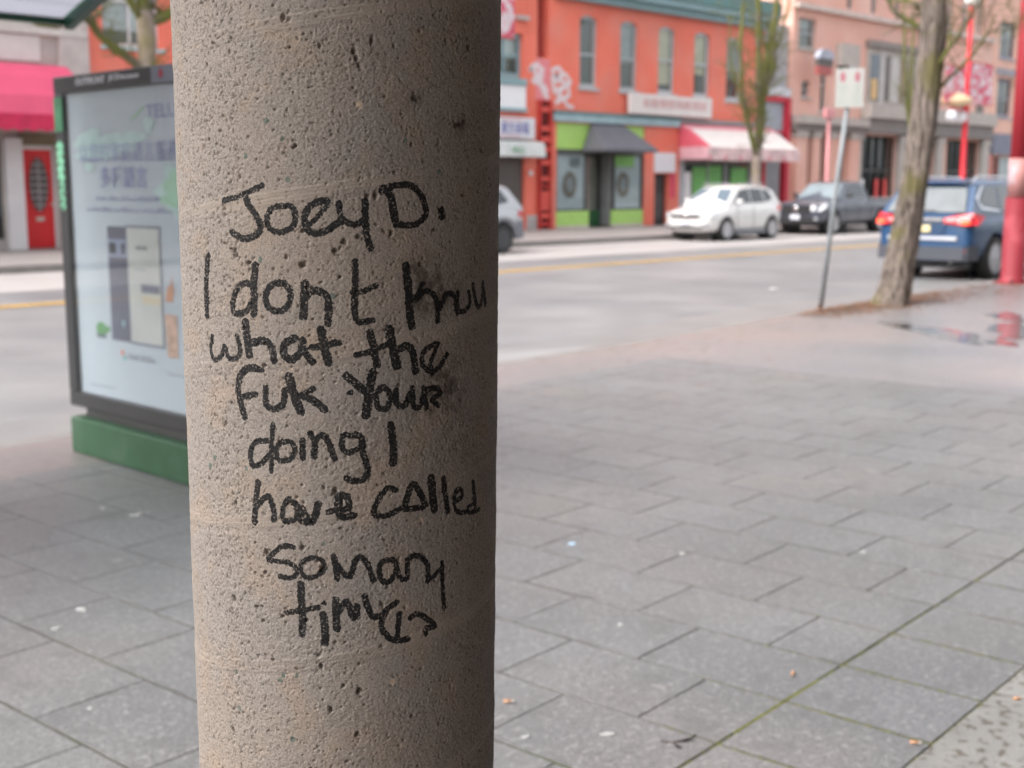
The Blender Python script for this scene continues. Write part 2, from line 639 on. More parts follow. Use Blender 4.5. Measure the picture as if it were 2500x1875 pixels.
# exposed grit: pale and dark grains, worn gum spots
for sc, lo, hi, colr, f in ((150, .58, .64, (.36, .355, .35, 1), .7), (95, .58, .64, (.075, .078, .075, 1), .65), (60, .56, .62, (.085, .088, .085, 1), .6), (42, .58, .64, (.30, .295, .29, 1), .6), (7, .58, .68, (.11, .112, .11, 1), .5), (8, .74, .75, (.33, .32, .31, 1), .5)):
    z1 = nn.nodes.new("ShaderNodeTexNoise"); z1.inputs["Scale"].default_value = sc; z1.inputs["Detail"].default_value = 1.5
    nn.links.new(_geo.outputs["Position"], z1.inputs["Vector"])
    r1 = nn.nodes.new("ShaderNodeMapRange"); r1.inputs["From Min"].default_value = lo; r1.inputs["From Max"].default_value = hi
    r1.inputs["To Max"].default_value = f
    nn.links.new(z1.outputs["Fac"], r1.inputs["Value"])
    x1 = nn.nodes.new("ShaderNodeMix"); x1.data_type = 'RGBA'; x1.inputs["B"].default_value = colr
    nn.links.new(r1.outputs[0], x1.inputs["Factor"]); nn.links.new(_s, x1.inputs["A"])
    _s = x1.outputs["Result"]
nn.links.new(_s, _b.inputs["Base Color"])


joint_dirt = mat("joint_dirt", (.10, .096, .088), .9, .3, 25)


def slab_mesh(la, lb, seed, inset=.0013, th=.05):
    """stone slab with worn, slightly uneven edges"""
    rr = random.Random(seed)
    def ring(s, z):
        c = []
        for (u, v) in ((0, 0), (.33, 0), (.66, 0), (1, 0), (1, .33), (1, .66), (1, 1), (.66, 1), (.33, 1), (0, 1), (0, .66), (0, .33)):
            j = rr.uniform(-.0012, .0012)
            sx_ = s + .0034
            px = sx_ + (la - 2 * sx_) * u + j * 1.6
            py = s + (lb - 2 * s) * v + rr.uniform(-.0012, .0012)
            c.append(Vector((px, py, z)))
        return c
    m2 = MB()
    m2.loft([ring(inset, -th), ring(inset, -.004), ring(inset + .0015, -.0008), ring(inset + .003, 0)])
    me_o = m2.build("slab_master", slab_m)
    me = me_o.data
    me.materials.append(joint_dirt)
    for p_ in me.polygons:
        if p_.normal.z < .75: p_.material_index = 1
    bpy.data.objects.remove(me_o)
    return me


PA, PB = .39, .545
meshes = {(PB): [slab_mesh(PA, PB, i) for i in range(4)], ("half"): [slab_mesh(PA, PB / 2, 10 + i) for i in range(2)], ("band"): [slab_mesh(PA, .46, 20 + i) for i in range(3)]}
rs = random.Random(3)


def put_slab(me, a, b, name="paving_slab"):
    o = bpy.data.objects.new(name, me)
    COL.objects.link(o)
    o.parent = paving
    p = gp(a, b)
    o.location = (p[0], p[1], rs.uniform(-.0006, .0003))
    o.rotation_euler = (rs.uniform(-.0008, .0008), rs.uniform(-.0008, .0008), GA + rs.uniform(-.0012, .0012))


na = int(round((A1 - A0) / PA))
for i in range(na):
    a = A0 + i * PA
    off = (PB / 2 if i % 2 else 0)
    if off:
        put_slab(rs.choice(meshes["half"]), a, 0)
    b = off
    while b < B1 - .01:
        if b + PB > B1 + .01:
            put_slab(rs.choice(meshes["half"]), a, b)
            b += PB / 2
        else:
            put_slab(rs.choice(meshes[PB]), a, b)
            b += PB
    put_slab(rs.choice(meshes["band"]), a, -.466)

# pale granite border under the columns
gran = mat("granite_border", (.255, .248, .235), .6, .18, 5, bump=.8, bscale=160, rnd=.06, col2=(.12, .105, .085), c2scale=28, c2lo=.54, c2hi=.62, detail=9)
gs = []
for i in range(3):
    m2 = MB().box(.004, .746, .004, .586, -.05, .002)
    o_ = m2.build("granite_master", gran)
    gs.append(o_.data)
    bpy.data.objects.remove(o_)
border = tag(MB().add([gp(-6, -1.1, .0008), gp(9, -1.1, .0008), gp(9, -.5, .0008), gp(-6, -.5, .0008)], [(0, 1, 2, 3)]).build("column_border", bedm), kind='structure')
for i in range(20):
    o = bpy.data.objects.new("granite_slab", gs[i % 3])
    COL.objects.link(o)
    o.parent = border
    p = gp(-6 + i * .75, -1.061)
    o.location = (p[0], p[1], rs.uniform(.0012, .003))
    o.rotation_euler = (0, 0, GA)

# moss in the joints nearest the border
moss_m = mat("moss", (.15, .155, .03), .95, .3, 40, bump=.6, bscale=300)
mo = MB()
def moss_run(a0, b0, a1, b1, dens, w0=.002, w1=.0075):
    L = math.hypot(a1 - a0, b1 - b0)
    for _ in range(int(L * dens)):
        t = rs.random()
        a = a0 + (a1 - a0) * t + rs.gauss(0, .0028)
        b = b0 + (b1 - b0) * t + rs.gauss(0, .0028)
        r = rs.uniform(w0, w1) * .8
        p = gp(a, b)
        z = rs.uniform(-.004, .0015)
        k = 5
        ph = rs.random() * 6
        ring = [(p[0] + r * math.cos(ph + 2 * math.pi * j / k), p[1] + r * math.sin(ph + 2 * math.pi * j / k), z - .004) for j in range(k)]
        o = len(mo.v)
        mo.v += ring + [(p[0], p[1], z + .002)]
        mo.f += [(o + j, o + (j + 1) % k, o + k) for j in range(k)]
moss_run(-.9, -.003, .1, -.003, 90)
moss_run(.1, -.003, .62, -.003, 800, .002, .009)
moss_run(.62, -.003, 2.2, -.003, 90)
for i, dn in ((4, 120), (5, 260), (6, 420), (7, 300), (8, 150), (9, 100), (10, 60)):
    a = A0 + i * PA
    moss_run(a, -.46, a, 0, dn)
    moss_run(a, 0, a, .3, dn * .3)
moss_run(-.8, -.472, 2.4, -.472, 160)
tag(mo.build("moss", moss_m), kind='stuff', label="green moss growing in the joints of the paving near the pale border")

# puddle by the near tree: water lying on the pavement
wat = mat("water", (.14, .138, .14), .07, .1, 3)
wm = MB()
def puddle(pts, z=.003):
    n = len(pts)
    out = []
    for i in range(n):
        p0, p1, p2, p3 = (Vector(pts[(i + q) % n]) for q in (-1, 0, 1, 2))
        for t in (0, .25, .5, .75):
            q = .5 * ((2 * p1) + (p2 - p0) * t + (2 * p0 - 5 * p1 + 4 * p2 - p3) * t * t + (3 * p1 - p0 - 3 * p2 + p3) * t ** 3)
            q += Vector((rs.gauss(0, .03), rs.gauss(0, .03)))
            out.append((q.x, q.y, z))
    wm.add(out, [tuple(range(len(out)))])
def wet_patch(cx, cy, rx, ry, rot, seed):
    r_ = random.Random(seed)
    ph = [r_.uniform(0, 6.28) for _ in range(7)]
    k = 54
    pts = []
    for i in range(k):
        a = 2 * math.pi * i / k
        q = 1 + .22 * math.sin(2 * a + ph[0]) + .18 * math.sin(3 * a + ph[1]) + .14 * math.sin(5 * a + ph[2]) + .10 * math.sin(8 * a + ph[3]) + .07 * math.sin(13 * a + ph[4])
        u, v = rx * q * math.cos(a), ry * q * math.sin(a)
        pts.append((cx + u * math.cos(rot) - v * math.sin(rot), cy + u * math.sin(rot) + v * math.cos(rot), .003))
    wm.add(pts, [tuple(range(k))])
wet_patch(12.75, 5.95, .62, .30, R(44), 1)
wet_patch(13.5, 5.45, .75, .34, R(20), 2)
wet_patch(14.9, 6.2, .45, .22, R(30), 3)
wet_patch(14.5, 5.0, .5, .25, R(10), 4)
wet_patch(12.4, 5.2, .28, .14, R(50), 5)
wet_patch(13.2, 6.75, .35, .12, R(40), 6)
tag(wm.build("puddle_water", wat), kind='structure')

# worn road patches and a pale ramp slab by the kerb
ramp = mat("ramp_concrete", (.235, .23, .23), .6, .08, 2, bump=.2)
tag(MB().add([(7.6, 8.0, -.139), (9.9, 8.1, -.139), (10.1, 8.75, -.139), (7.8, 9.35, -.139)], [(0, 1, 2, 3)]).build("kerb_ramp", ramp), kind='structure')

# ------------------------------------------------------------------ the concrete column with the marker writing
STROKES = [[[(-109,1555),(-92,1559),(-68,1568)],2.6],[[(-85,1560),(-83,1553),(-76,1544),(-71,1535),(-74,1527),(-84,1523),(-93,1524),(-101,1528)],3.1],[[(-50,1551),(-59,1549),(-64,1543),(-64,1534),(-57,1529),(-47,1530),(-40,1536),(-39,1544),(-42,1550),(-50,1551)],2.6],[[(-12,1555),(-21,1554),(-29,1547),(-31,1538),(-28,1530),(-19,1528),(-11,1531),(-4,1536),(0,1538)],3.1],[[(-26,1536),(-19,1543),(-12,1551)],2.1],[[(-2,1553),(-1,1544),(3,1538),(12,1535),(19,1540)],2.7],[[(20,1555),(20,1543),(21,1528),(24,1515)],3.1],[[(35,1564),(41,1562),(44,1551),(47,1536)],3.7],[[(36,1566),(49,1568),(60,1568),(70,1561),(75,1551),(75,1542),(66,1535),(56,1534),(46,1536)],2.9],[[(92,1546),(93,1541)],3.7],[[(-133,1506),(-137,1490),(-139,1471),(-139,1453)],3.6],[[(-77,1500),(-79,1485),(-79,1471),(-80,1458)],3.6],[[(-81,1484),(-92,1483),(-101,1473),(-103,1461),(-99,1457),(-88,1460),(-80,1470)],3.0],[[(-50,1485),(-61,1484),(-68,1474),(-65,1464),(-55,1461),(-47,1467),(-45,1478),(-50,1485)],3.0],[[(-32,1485),(-33,1472),(-34,1457)],3.7],[[(-32,1474),(-24,1479),(-15,1476),(-12,1468),(-13,1451)],3.3],[[(11,1504),(11,1484),(10,1461),(14,1452),(25,1453)],2.9],[[(8,1477),(17,1478),(29,1483)],2.4],[[(56,1499),(58,1482),(59,1460),(61,1446)],3.8],[[(64,1469),(71,1482),(74,1483)],1.9],[[(65,1469),(75,1476),(84,1472),(88,1461),(88,1449)],2.8],[[(90,1459),(98,1472),(108,1470),(112,1454)],2.5],[[(113,1473),(113,1459),(120,1455),(131,1461),(129,1472)],2.3],[[(136,1478),(139,1467),(145,1457),(152,1463),(155,1477)],2.6],[[(155,1478),(160,1459)],3.1],[[(-132,1435),(-135,1422),(-129,1414),(-119,1419),(-115,1427),(-110,1418),(-103,1417),(-96,1423),(-99,1437)],2.6],[[(-89,1450),(-88,1436),(-86,1422)],4.0],[[(-87,1431),(-72,1435),(-64,1430),(-61,1418)],3.4],[[(-42,1438),(-51,1433),(-52,1424),(-45,1419),(-37,1426),(-35,1436)],3.5],[[(-35,1435),(-33,1426),(-27,1417)],3.2],[[(-19,1445),(-16,1430),(-13,1417)],4.0],[[(-27,1430),(-16,1432),(-4,1434)],3.0],[[(23,1442),(26,1429),(29,1414)],3.5],[[(11,1423),(24,1426),(40,1432)],2.8],[[(40,1445),(43,1429),(47,1412)],4.1],[[(46,1425),(56,1429),(62,1423),(65,1406)],3.6],[[(86,1429),(75,1424),(71,1415),(78,1405),(88,1406),(99,1418)],2.5],[[(80,1412),(84,1420),(89,1429)],2.2],[[(81,1408),(82,1402)],2.2],[[(-80,1411),(-91,1408),(-98,1400),(-99,1388),(-96,1376),(-93,1366)],3.4],[[(-91,1409),(-73,1409)],2.4],[[(-98,1383),(-81,1387)],3.0],[[(-70,1393),(-70,1379),(-62,1375),(-54,1380),(-52,1392)],3.1],[[(-48,1404),(-44,1389),(-38,1374)],4.1],[[(-27,1394),(-38,1387),(-43,1385)],2.8],[[(-36,1388),(-26,1383),(-17,1376)],3.5],[[(2,1405),(10,1398),(19,1390)],3.6],[[(25,1407),(22,1390),(19,1370)],4.2],[[(5,1390),(6,1390)],2.5],[[(33,1394),(28,1387),(30,1376),(38,1375),(41,1386),(35,1394)],2.7],[[(46,1390),(47,1378),(54,1376),(59,1386)],2.9],[[(62,1391),(63,1375),(69,1374),(73,1385)],2.8],[[(73,1390),(76,1372)],2.7],[[(76,1388),(86,1389),(91,1383),(82,1379),(89,1373)],2.7],[[(-70,1346),(-82,1344),(-88,1334),(-86,1323),(-77,1325),(-66,1336)],2.7],[[(-64,1361),(-66,1343),(-67,1319)],2.5],[[(-55,1346),(-61,1341),(-60,1330),(-50,1330),(-44,1338),(-47,1346),(-55,1346)],2.5],[[(-37,1348),(-37,1332)],2.9],[[(-30,1354),(-26,1346),(-27,1334)],3.0],[[(-26,1348),(-19,1353),(-14,1346),(-9,1332)],3.0],[[(7,1352),(-1,1352),(-2,1342),(3,1337),(13,1341)],2.6],[[(10,1353),(15,1349),(16,1336),(20,1322),(17,1313),(8,1311),(1,1314)],3.0],[[(41,1360),(43,1342),(43,1325)],3.6],[[(-80,1308),(-83,1292),(-85,1271)],3.0],[[(-82,1286),(-71,1296),(-66,1287),(-65,1275)],2.8],[[(-51,1295),(-56,1286),(-55,1275),(-45,1277),(-41,1287),(-51,1295)],2.7],[[(-43,1289),(-39,1276),(-29,1276),(-24,1291)],3.4],[[(-38,1287),(-34,1279)],2.9],[[(2,1297),(-5,1298),(-6,1284),(-2,1279),(7,1280)],3.5],[[(-15,1284),(-6,1286),(3,1287),(2,1296)],3.0],[[(45,1300),(38,1303),(31,1296),(26,1287),(26,1279),(37,1278),(50,1283)],2.7],[[(53,1283),(62,1304),(75,1283)],3.3],[[(53,1282),(72,1281)],2.8],[[(81,1307),(83,1290),(85,1277)],4.2],[[(95,1304),(98,1287),(101,1272)],3.2],[[(108,1279),(120,1283),(118,1290),(111,1288),(110,1274),(117,1268),(128,1267)],2.3],[[(138,1293),(140,1279),(142,1265)],3.0],[[(140,1272),(130,1271),(131,1265),(150,1264)],2.2],[[(-47,1251),(-55,1252),(-65,1246),(-72,1238),(-64,1237),(-51,1236),(-44,1230),(-49,1223),(-61,1223)],2.5],[[(-31,1242),(-39,1238),(-41,1230),(-36,1224),(-27,1225),(-19,1232),(-22,1240),(-31,1242)],2.4],[[(-11,1243),(-9,1232),(-8,1223)],2.9],[[(-8,1235),(-1,1226),(4,1225),(8,1239),(14,1241),(20,1232),(24,1219)],2.7],[[(38,1237),(31,1234),(30,1223),(36,1216),(44,1222),(45,1234),(38,1237)],2.6],[[(45,1231),(49,1219),(56,1218),(56,1235)],2.6],[[(59,1237),(68,1236),(77,1226),(77,1211)],2.8],[[(77,1212),(85,1215),(92,1220)],2.3],[[(94,1225),(94,1206),(96,1181)],2.4],[[(-41,1217),(-41,1203),(-40,1187),(-41,1171)],3.6],[[(-55,1190),(-40,1193),(-26,1196)],2.7],[[(-21,1189),(-20,1176),(-20,1163)],3.6],[[(-21,1200),(-20,1200)],2.2],[[(-10,1203),(-10,1189),(-9,1176)],3.4],[[(-8,1191),(0,1201),(5,1187),(8,1187),(9,1196)],3.2],[[(16,1205),(19,1194),(24,1185),(35,1187)],3.1],[[(46,1196),(35,1189),(31,1176),(36,1166),(45,1160),(56,1160)],2.8],[[(48,1185),(46,1163)],2.6],[[(59,1179),(66,1182),(79,1173),(85,1166),(75,1166),(75,1161)],2.8]]

CCX, CCY = .7752, .9796
LEAN = (.695 * .007, -.719 * .007)


def noise2(rng, ns, nz, ps, pz, ls, lz):
    """smooth value noise on a (nz, ns) grid; cells of ls by lz millimetres sampled at positions ps, pz"""
    gx = int((ps.max() - ps.min()) / ls) + 4
    gz = int((pz.max() - pz.min()) / lz) + 4
    gr = rng.random((gz, gx)).astype(np.float32) - .5
    u = (ps - ps.min()) / ls
    v = (pz - pz.min()) / lz
    iu, iv = u.astype(int), v.astype(int)
    fu, fv = u - iu, v - iv
    fu = fu * fu * (3 - 2 * fu)
    fv = fv * fv * (3 - 2 * fv)
    rows = gr[iv] * (1 - fv)[:, None] + gr[iv + 1] * fv[:, None]
    return rows[:, iu] * (1 - fu)[None] + rows[:, iu + 1] * fu[None]


def build_column():
    rng = np.random.default_rng(11)
    RAD = 151.5
    half = math.pi * RAD
    st = .85
    s_f = np.arange(-262, 262 + st, st)
    s_c = np.linspace(262 + st, 2 * half - 262 - st, 60)[1:-1]
    S_ = np.concatenate([s_f, s_c])
    nf = len(s_f)
    z_f = np.arange(985, 1775, st)
    Z_ = np.concatenate([np.linspace(0, 975, 40), z_f, np.linspace(1785, 3290, 50)])
    i0, i1 = 40, 40 + len(z_f)
    NS, NZ = len(S_), len(Z_)
    D = np.zeros((NZ, NS), np.float32)
    ink = np.full((NZ, NS), 9., np.float32)
    pit = np.zeros((NZ, NS), np.float32)
    stone = np.zeros((NZ, NS), np.float32)
    stain = np.zeros((NZ, NS), np.float32)
    F = np.s_[i0:i1, :nf]
    sf, zf = s_f, z_f
    # broad unevenness and sandy grain
    base = .9 * noise2(rng, 0, 0, sf, zf, 60, 50) + .45 * noise2(rng, 0, 0, sf, zf, 18, 14) + .22 * noise2(rng, 0, 0, sf, zf, 7, 6)
    patch = np.clip(.5 + 1.6 * noise2(rng, 0, 0, sf, zf, 45, 35) + .9 * noise2(rng, 0, 0, sf, zf, 14, 14), 0, 1)
    grain = .28 * noise2(rng, 0, 0, sf, zf, 3.1, 2.7) + .50 * noise2(rng, 0, 0, sf, zf, 1.8, 1.7) + .30 * (rng.random((len(zf), len(sf))) - .5)
    # spiral seams of the paper tube form: smooth trowelled bands
    SS, ZZ = np.meshgrid(sf, zf)
    seam = np.zeros_like(SS)
    ridge = np.zeros_like(SS)
    for z0 in (1005, 1149, 1285, 1427, 1567, 1709):
        wob = 2.5 * np.sin(SS / 37 + z0) + 1.5 * np.sin(SS / 13 + z0 * 2)
        dz = ZZ - (z0 + .148 * SS)
        w = 6.5 + 2.5 * np.sin(SS / 50 + z0 * .7)
        seam = np.maximum(seam, np.exp(-((dz + wob * .5) / w) ** 2) * (.55 + .45 * np.clip(np.sin(SS / 60 + z0) + .6, 0, 1)))
        ridge += .5 * np.exp(-((dz - 3) / 1.3) ** 2) + .16 * np.sin(dz * 1.9) * np.exp(-(dz / 8) ** 2) - .45 * np.exp(-((dz + 9) / 2.2) ** 2)
    d = base + (grain * (.45 + .75 * patch)) * (1 - .8 * seam) + ridge * .8 + .25 * seam

    def dig(s, z, r, dep, el=1.0, rot=0.0, arr=None, mark=1.0, shape=2.2):
        R0 = r * max(el, 1) * 1.5 + 1.5
        a, b = np.searchsorted(sf, s - R0), np.searchsorted(sf, s + R0)
        c, e = np.searchsorted(zf, z - R0), np.searchsorted(zf, z + R0)
        if b <= a or e <= c:
            return
        ds = SS[c:e, a:b] - s
        dz = ZZ[c:e, a:b] - z
        ca, sa = math.cos(rot), math.sin(rot)
        u = (ds * ca + dz * sa) / r
        v = (-ds * sa + dz * ca) / (r * el)
        q = np.sqrt(u * u + v * v)
        f = np.clip(1 - q ** shape, 0, 1)
        tgt = arr if arr is not None else d
        tgt[c:e, a:b] -= dep * f
        if arr is None:
            pit_f[c:e, a:b] = np.maximum(pit_f[c:e, a:b], f * mark)

    pit_f = np.zeros_like(SS)
    big = [(-46, 1706, 2.6, 1.5), (12, 1679, 2.4, 1.6), (14, 1673, 2.2, 1.9), (16, 1667, 1.8, 1.8), (27, 1688, 1.8, 3), (64, 1642, 2.6, 1.2), (67, 1640, 2.2, 1), (110, 1620, 3.4, 1), (115, 1622, 3.2, 1), (122, 1624, 3, 1),
           (-38, 1601, 2.4, 1), (97, 1692, 2.2, 1), (127, 1688, 3, 1.3), (-16, 1683, 1.6, 2.2), (-96, 1691, 1.6, 1), (-117, 1688, 1.7, 1), (46, 1579, 2, 1), (62, 1603, 2.2, 1), (22, 1559, 2.4, 1.3), (29, 1560, 2.6, 1.4),
           (-109, 1548, 2.4, .9), (-99, 1512, 2.6, 1.4), (-97, 1508, 2.4, 1.2), (-34, 1501, 3.6, .9), (-84, 1502, 2.4, 1), (14, 1525, 2.8, 1), (2, 1521, 3, 1), (-6, 1513, 2.8, 1.1), (-154, 1549, 2, 1.8), (-149, 1491, 1.8, 1.3),
           (139, 1502, 3, 1.2), (43, 1528, 2.2, 1), (-33, 1530, 2.1, 1.3), (-71, 1413, 3, .8), (49, 1395, 2.2, 1), (-2, 1491, 1.8, 1), (-117, 1358, 2, 1.6), (-138, 1354, 1.8, 1), (-74, 1244, 2.6, 1.8), (-39, 1251, 2.6, 1.2),
           (-21, 1232, 3.2, 1.4), (-9, 1302, 2.8, 1.6), (-107, 1286, 2.4, 1), (-113, 1195, 2.6, 1.7), (-86, 1192, 2.6, .8), (-80, 1193, 2.2, .7), (-79, 1180, 2, 1), (-59, 1186, 2.4, .9), (-26, 1151, 3, .7), (-24, 1141, 2.2, 1.8),
           (10, 1116, 3, 1.5), (-4, 1122, 2.2, 1), (31, 1157, 2.2, 1), (-76, 1225, 1.8, 1), (-70, 1144, 1.8, 1), (32, 1196, 2.4, 1), (152, 1087, 2, 1), (105, 1103, 2, 1), (-16, 1100, 2.4, 1.5), (8, 1075, 2.6, 1.4), (-120, 1066, 2.4, 1.8),
           (60, 1085, 2.2, 1), (90, 1070, 2, 1), (120, 1140, 2, 1), (140, 1250, 2.2, 1.3), (100, 1300, 2, 1), (70, 1500, 2.4, 1), (85, 1530, 2.2, 1), (120, 1560, 2.6, 1), (150, 1600, 2.4, 1.4)]
    for s, z, r, e in big:
        dig(s, z, r * .95, rng.uniform(2.6, 3.8), e, rng.uniform(-.3, .3))
        for _ in range(3):
            dig(s + rng.normal(0, 2.4), z + rng.normal(0, 2.6), r * rng.uniform(.3, .6), 1.2, rng.uniform(.8, 1.6), rng.uniform(0, 3))
    for _ in range(620):
        dig(rng.uniform(-262, 262), rng.uniform(985, 1775), rng.uniform(1.1, 1.9), rng.uniform(1.1, 2.2), rng.uniform(.8, 1.7), rng.uniform(0, 3), mark=.9)
    for _ in range(9500):
        dig(rng.uniform(-262, 262), rng.uniform(985, 1775), rng.uniform(.75, 1.15), rng.uniform(.5, 1.3), rng.uniform(.8, 1.8), rng.uniform(0, 3), mark=rng.uniform(.5, 1))
    # more open texture on the left flank and the far right, as weather has eaten it
    for _ in range(9500):
        s = rng.choice([-1, -1, 1]) * rng.uniform(90, 262)
        z = rng.uniform(985, 1775)
        dig(s, z, rng.uniform(.65, 1.05) + .5 * rng.random() ** 5, rng.uniform(.5, 1.2), rng.uniform(1, 2.4), rng.uniform(-.5, .5), mark=rng.uniform(.45, 1))
        D[F] = d
    pit[F] = pit_f * (1 - .6 * seam)
    # aggregate showing through
    sm = np.zeros_like(SS)
    for s, z, r in [(70, 1269, 3.4), (-93, 1319, 3), (-113, 1125, 2.8), (-60, 1130, 2.6), (-63, 1125, 3.4), (-47, 1131, 2.8), (41, 1121, 4.2), (-63, 1622, 3.4), (-49, 1607, 3), (-84, 1593, 2.8), (16, 1635, 3.8), (-45, 1573, 3), (56, 1606, 2.8), (-72, 1505, 3.2),
                    (-9, 1474, 3.6), (-142, 1315, 3.4), (-134, 1324, 3.4), (-25, 1350, 2.6), (-20, 1255, 2.4), (90, 1580, 2.6), (-52, 1070, 3.2), (-110, 1090, 3)]:
        R0 = r * 2
        a, b = np.searchsorted(sf, s - R0), np.searchsorted(sf, s + R0)
        c, e = np.searchsorted(zf, z - R0), np.searchsorted(zf, z + R0)
        u = (SS[c:e, a:b] - s) / (r * rng.uniform(.6, 1))
        v = (ZZ[c:e, a:b] - z) / (r * rng.uniform(.7, 1.1))
        w = rng.uniform(-.5, .5)
        q = np.abs(u + w * v) ** 1.6 + np.abs(v - w * u) ** 1.6
        f = np.clip((1 - q) * 3, 0, 1)
        sgn = 1 if (z not in (1269, 1121, 1635)) else -1
        sm[c:e, a:b] = np.where(f > 0, f * sgn, sm[c:e, a:b])
    stone[F] = sm
    # grime with a shape of its own
    sn = np.zeros_like(SS)
    for s, z, rs_, rz, k in [(70, 1492, 16, 15, .9), (74, 1470, 20, 14, .9), (92, 1478, 26, 22, .6), (92, 1395, 22, 26, .8), (70, 1372, 16, 14, .5), (105, 1370, 24, 30, .5), (66, 1641, 8, 7, .8), (116, 1621, 10, 8, .9), (30, 1680, 7, 10, .4), (130, 1330, 24, 30, .35), (20, 1520, 10, 6, .3)]:
        sn += k * np.exp(-((SS - s) / rs_) ** 2 - ((ZZ - z) / rz) ** 2)
    sn *= np.clip(.75 + 1.5 * noise2(rng, 0, 0, sf, zf, 9, 8) + .8 * noise2(rng, 0, 0, sf, zf, 3, 3), 0, 1.6)
    stain[F] = sn
    # marker strokes: signed distance to each drawn line, in millimetres
    ik = ink[F]
    for pts, hw in STROKES:
        P = [np.array(p, float) for p in pts]
        if len(P) > 2:  # round the corners off
            Q = []
            n = len(P)
            for i in range(n - 1):
                p0, p1, p2, p3 = P[max(i - 1, 0)], P[i], P[i + 1], P[min(i + 2, n - 1)]
                for t in (0, .2, .4, .6, .8):
                    Q.append(.5 * (2 * p1 + (p2 - p0) * t + (2 * p0 - 5 * p1 + 4 * p2 - p3) * t * t + (3 * p1 - p0 - 3 * p2 + p3) * t ** 3))
            Q.append(P[-1])
            P = Q
        for p, q in zip(P, P[1:]):
            R0 = hw + 3
            a, b = np.searchsorted(sf, min(p[0], q[0]) - R0), np.searchsorted(sf, max(p[0], q[0]) + R0)
            c, e = np.searchsorted(zf, min(p[1], q[1]) - R0), np.searchsorted(zf, max(p[1], q[1]) + R0)
            X, Y = SS[c:e, a:b], ZZ[c:e, a:b]
            v = q - p
            L = max(v @ v, 1e-6)
            t = np.clip(((X - p[0]) * v[0] + (Y - p[1]) * v[1]) / L, 0, 1)
            dd = np.hypot(X - p[0] - t * v[0], Y - p[1] - t * v[1]) - hw
            ik[c:e, a:b] = np.minimum(ik[c:e, a:b], dd)
    # solid geometry
    f0 = math.atan2(-CCY, -CCX)
    TH = f0 + S_ / RAD
    taper = RAD + (Z_ - 1380) * .0045
    taper = np.clip(taper, 149, 154)
    rad = (taper[:, None] + D) / 1000
    zz = Z_[:, None] / 1000 + 0 * D
    cx = CCX + LEAN[0] * (zz - 1.38)
    cy = CCY + LEAN[1] * (zz - 1.38)
    co = np.stack([cx + rad * np.cos(TH)[None], cy + rad * np.sin(TH)[None], zz], -1).reshape(-1, 3).astype(np.float32)
    idx = np.arange(NZ * NS).reshape(NZ, NS)
    a = idx[:-1]
    b = np.roll(idx, -1, 1)[:-1]
    c = np.roll(idx, -1, 1)[1:]
    e = idx[1:]
    quads = np.stack([a, b, c, e], -1).reshape(-1, 4).astype(np.int32)
    me = bpy.data.meshes.new("concrete_column")
    nq = len(quads)
    me.vertices.add(len(co))
    me.vertices.foreach_set("co", co.ravel())
    me.loops.add(nq * 4)
    me.loops.foreach_set("vertex_index", quads.ravel())
    me.polygons.add(nq)
    me.polygons.foreach_set("loop_start", np.arange(0, nq * 4, 4, dtype=np.int32))
    me.polygons.foreach_set("use_smooth", np.ones(nq, bool))
    me.update(calc_edges=True)
    seam_a = np.zeros((NZ, NS), np.float32)
    seam_a[F] = seam
    for nm, arr in (("seam", seam_a), ("ink", ink), ("pit", pit), ("stone", stone), ("stain", stain)):
        at = me.attributes.new(nm, 'FLOAT', 'POINT')
        at.data.foreach_set("value", arr.ravel().astype(np.float32))
    o = bpy.data.objects.new("concrete_column", me)
    COL.objects.link(o)
    me.materials.append(column_material())
    return o


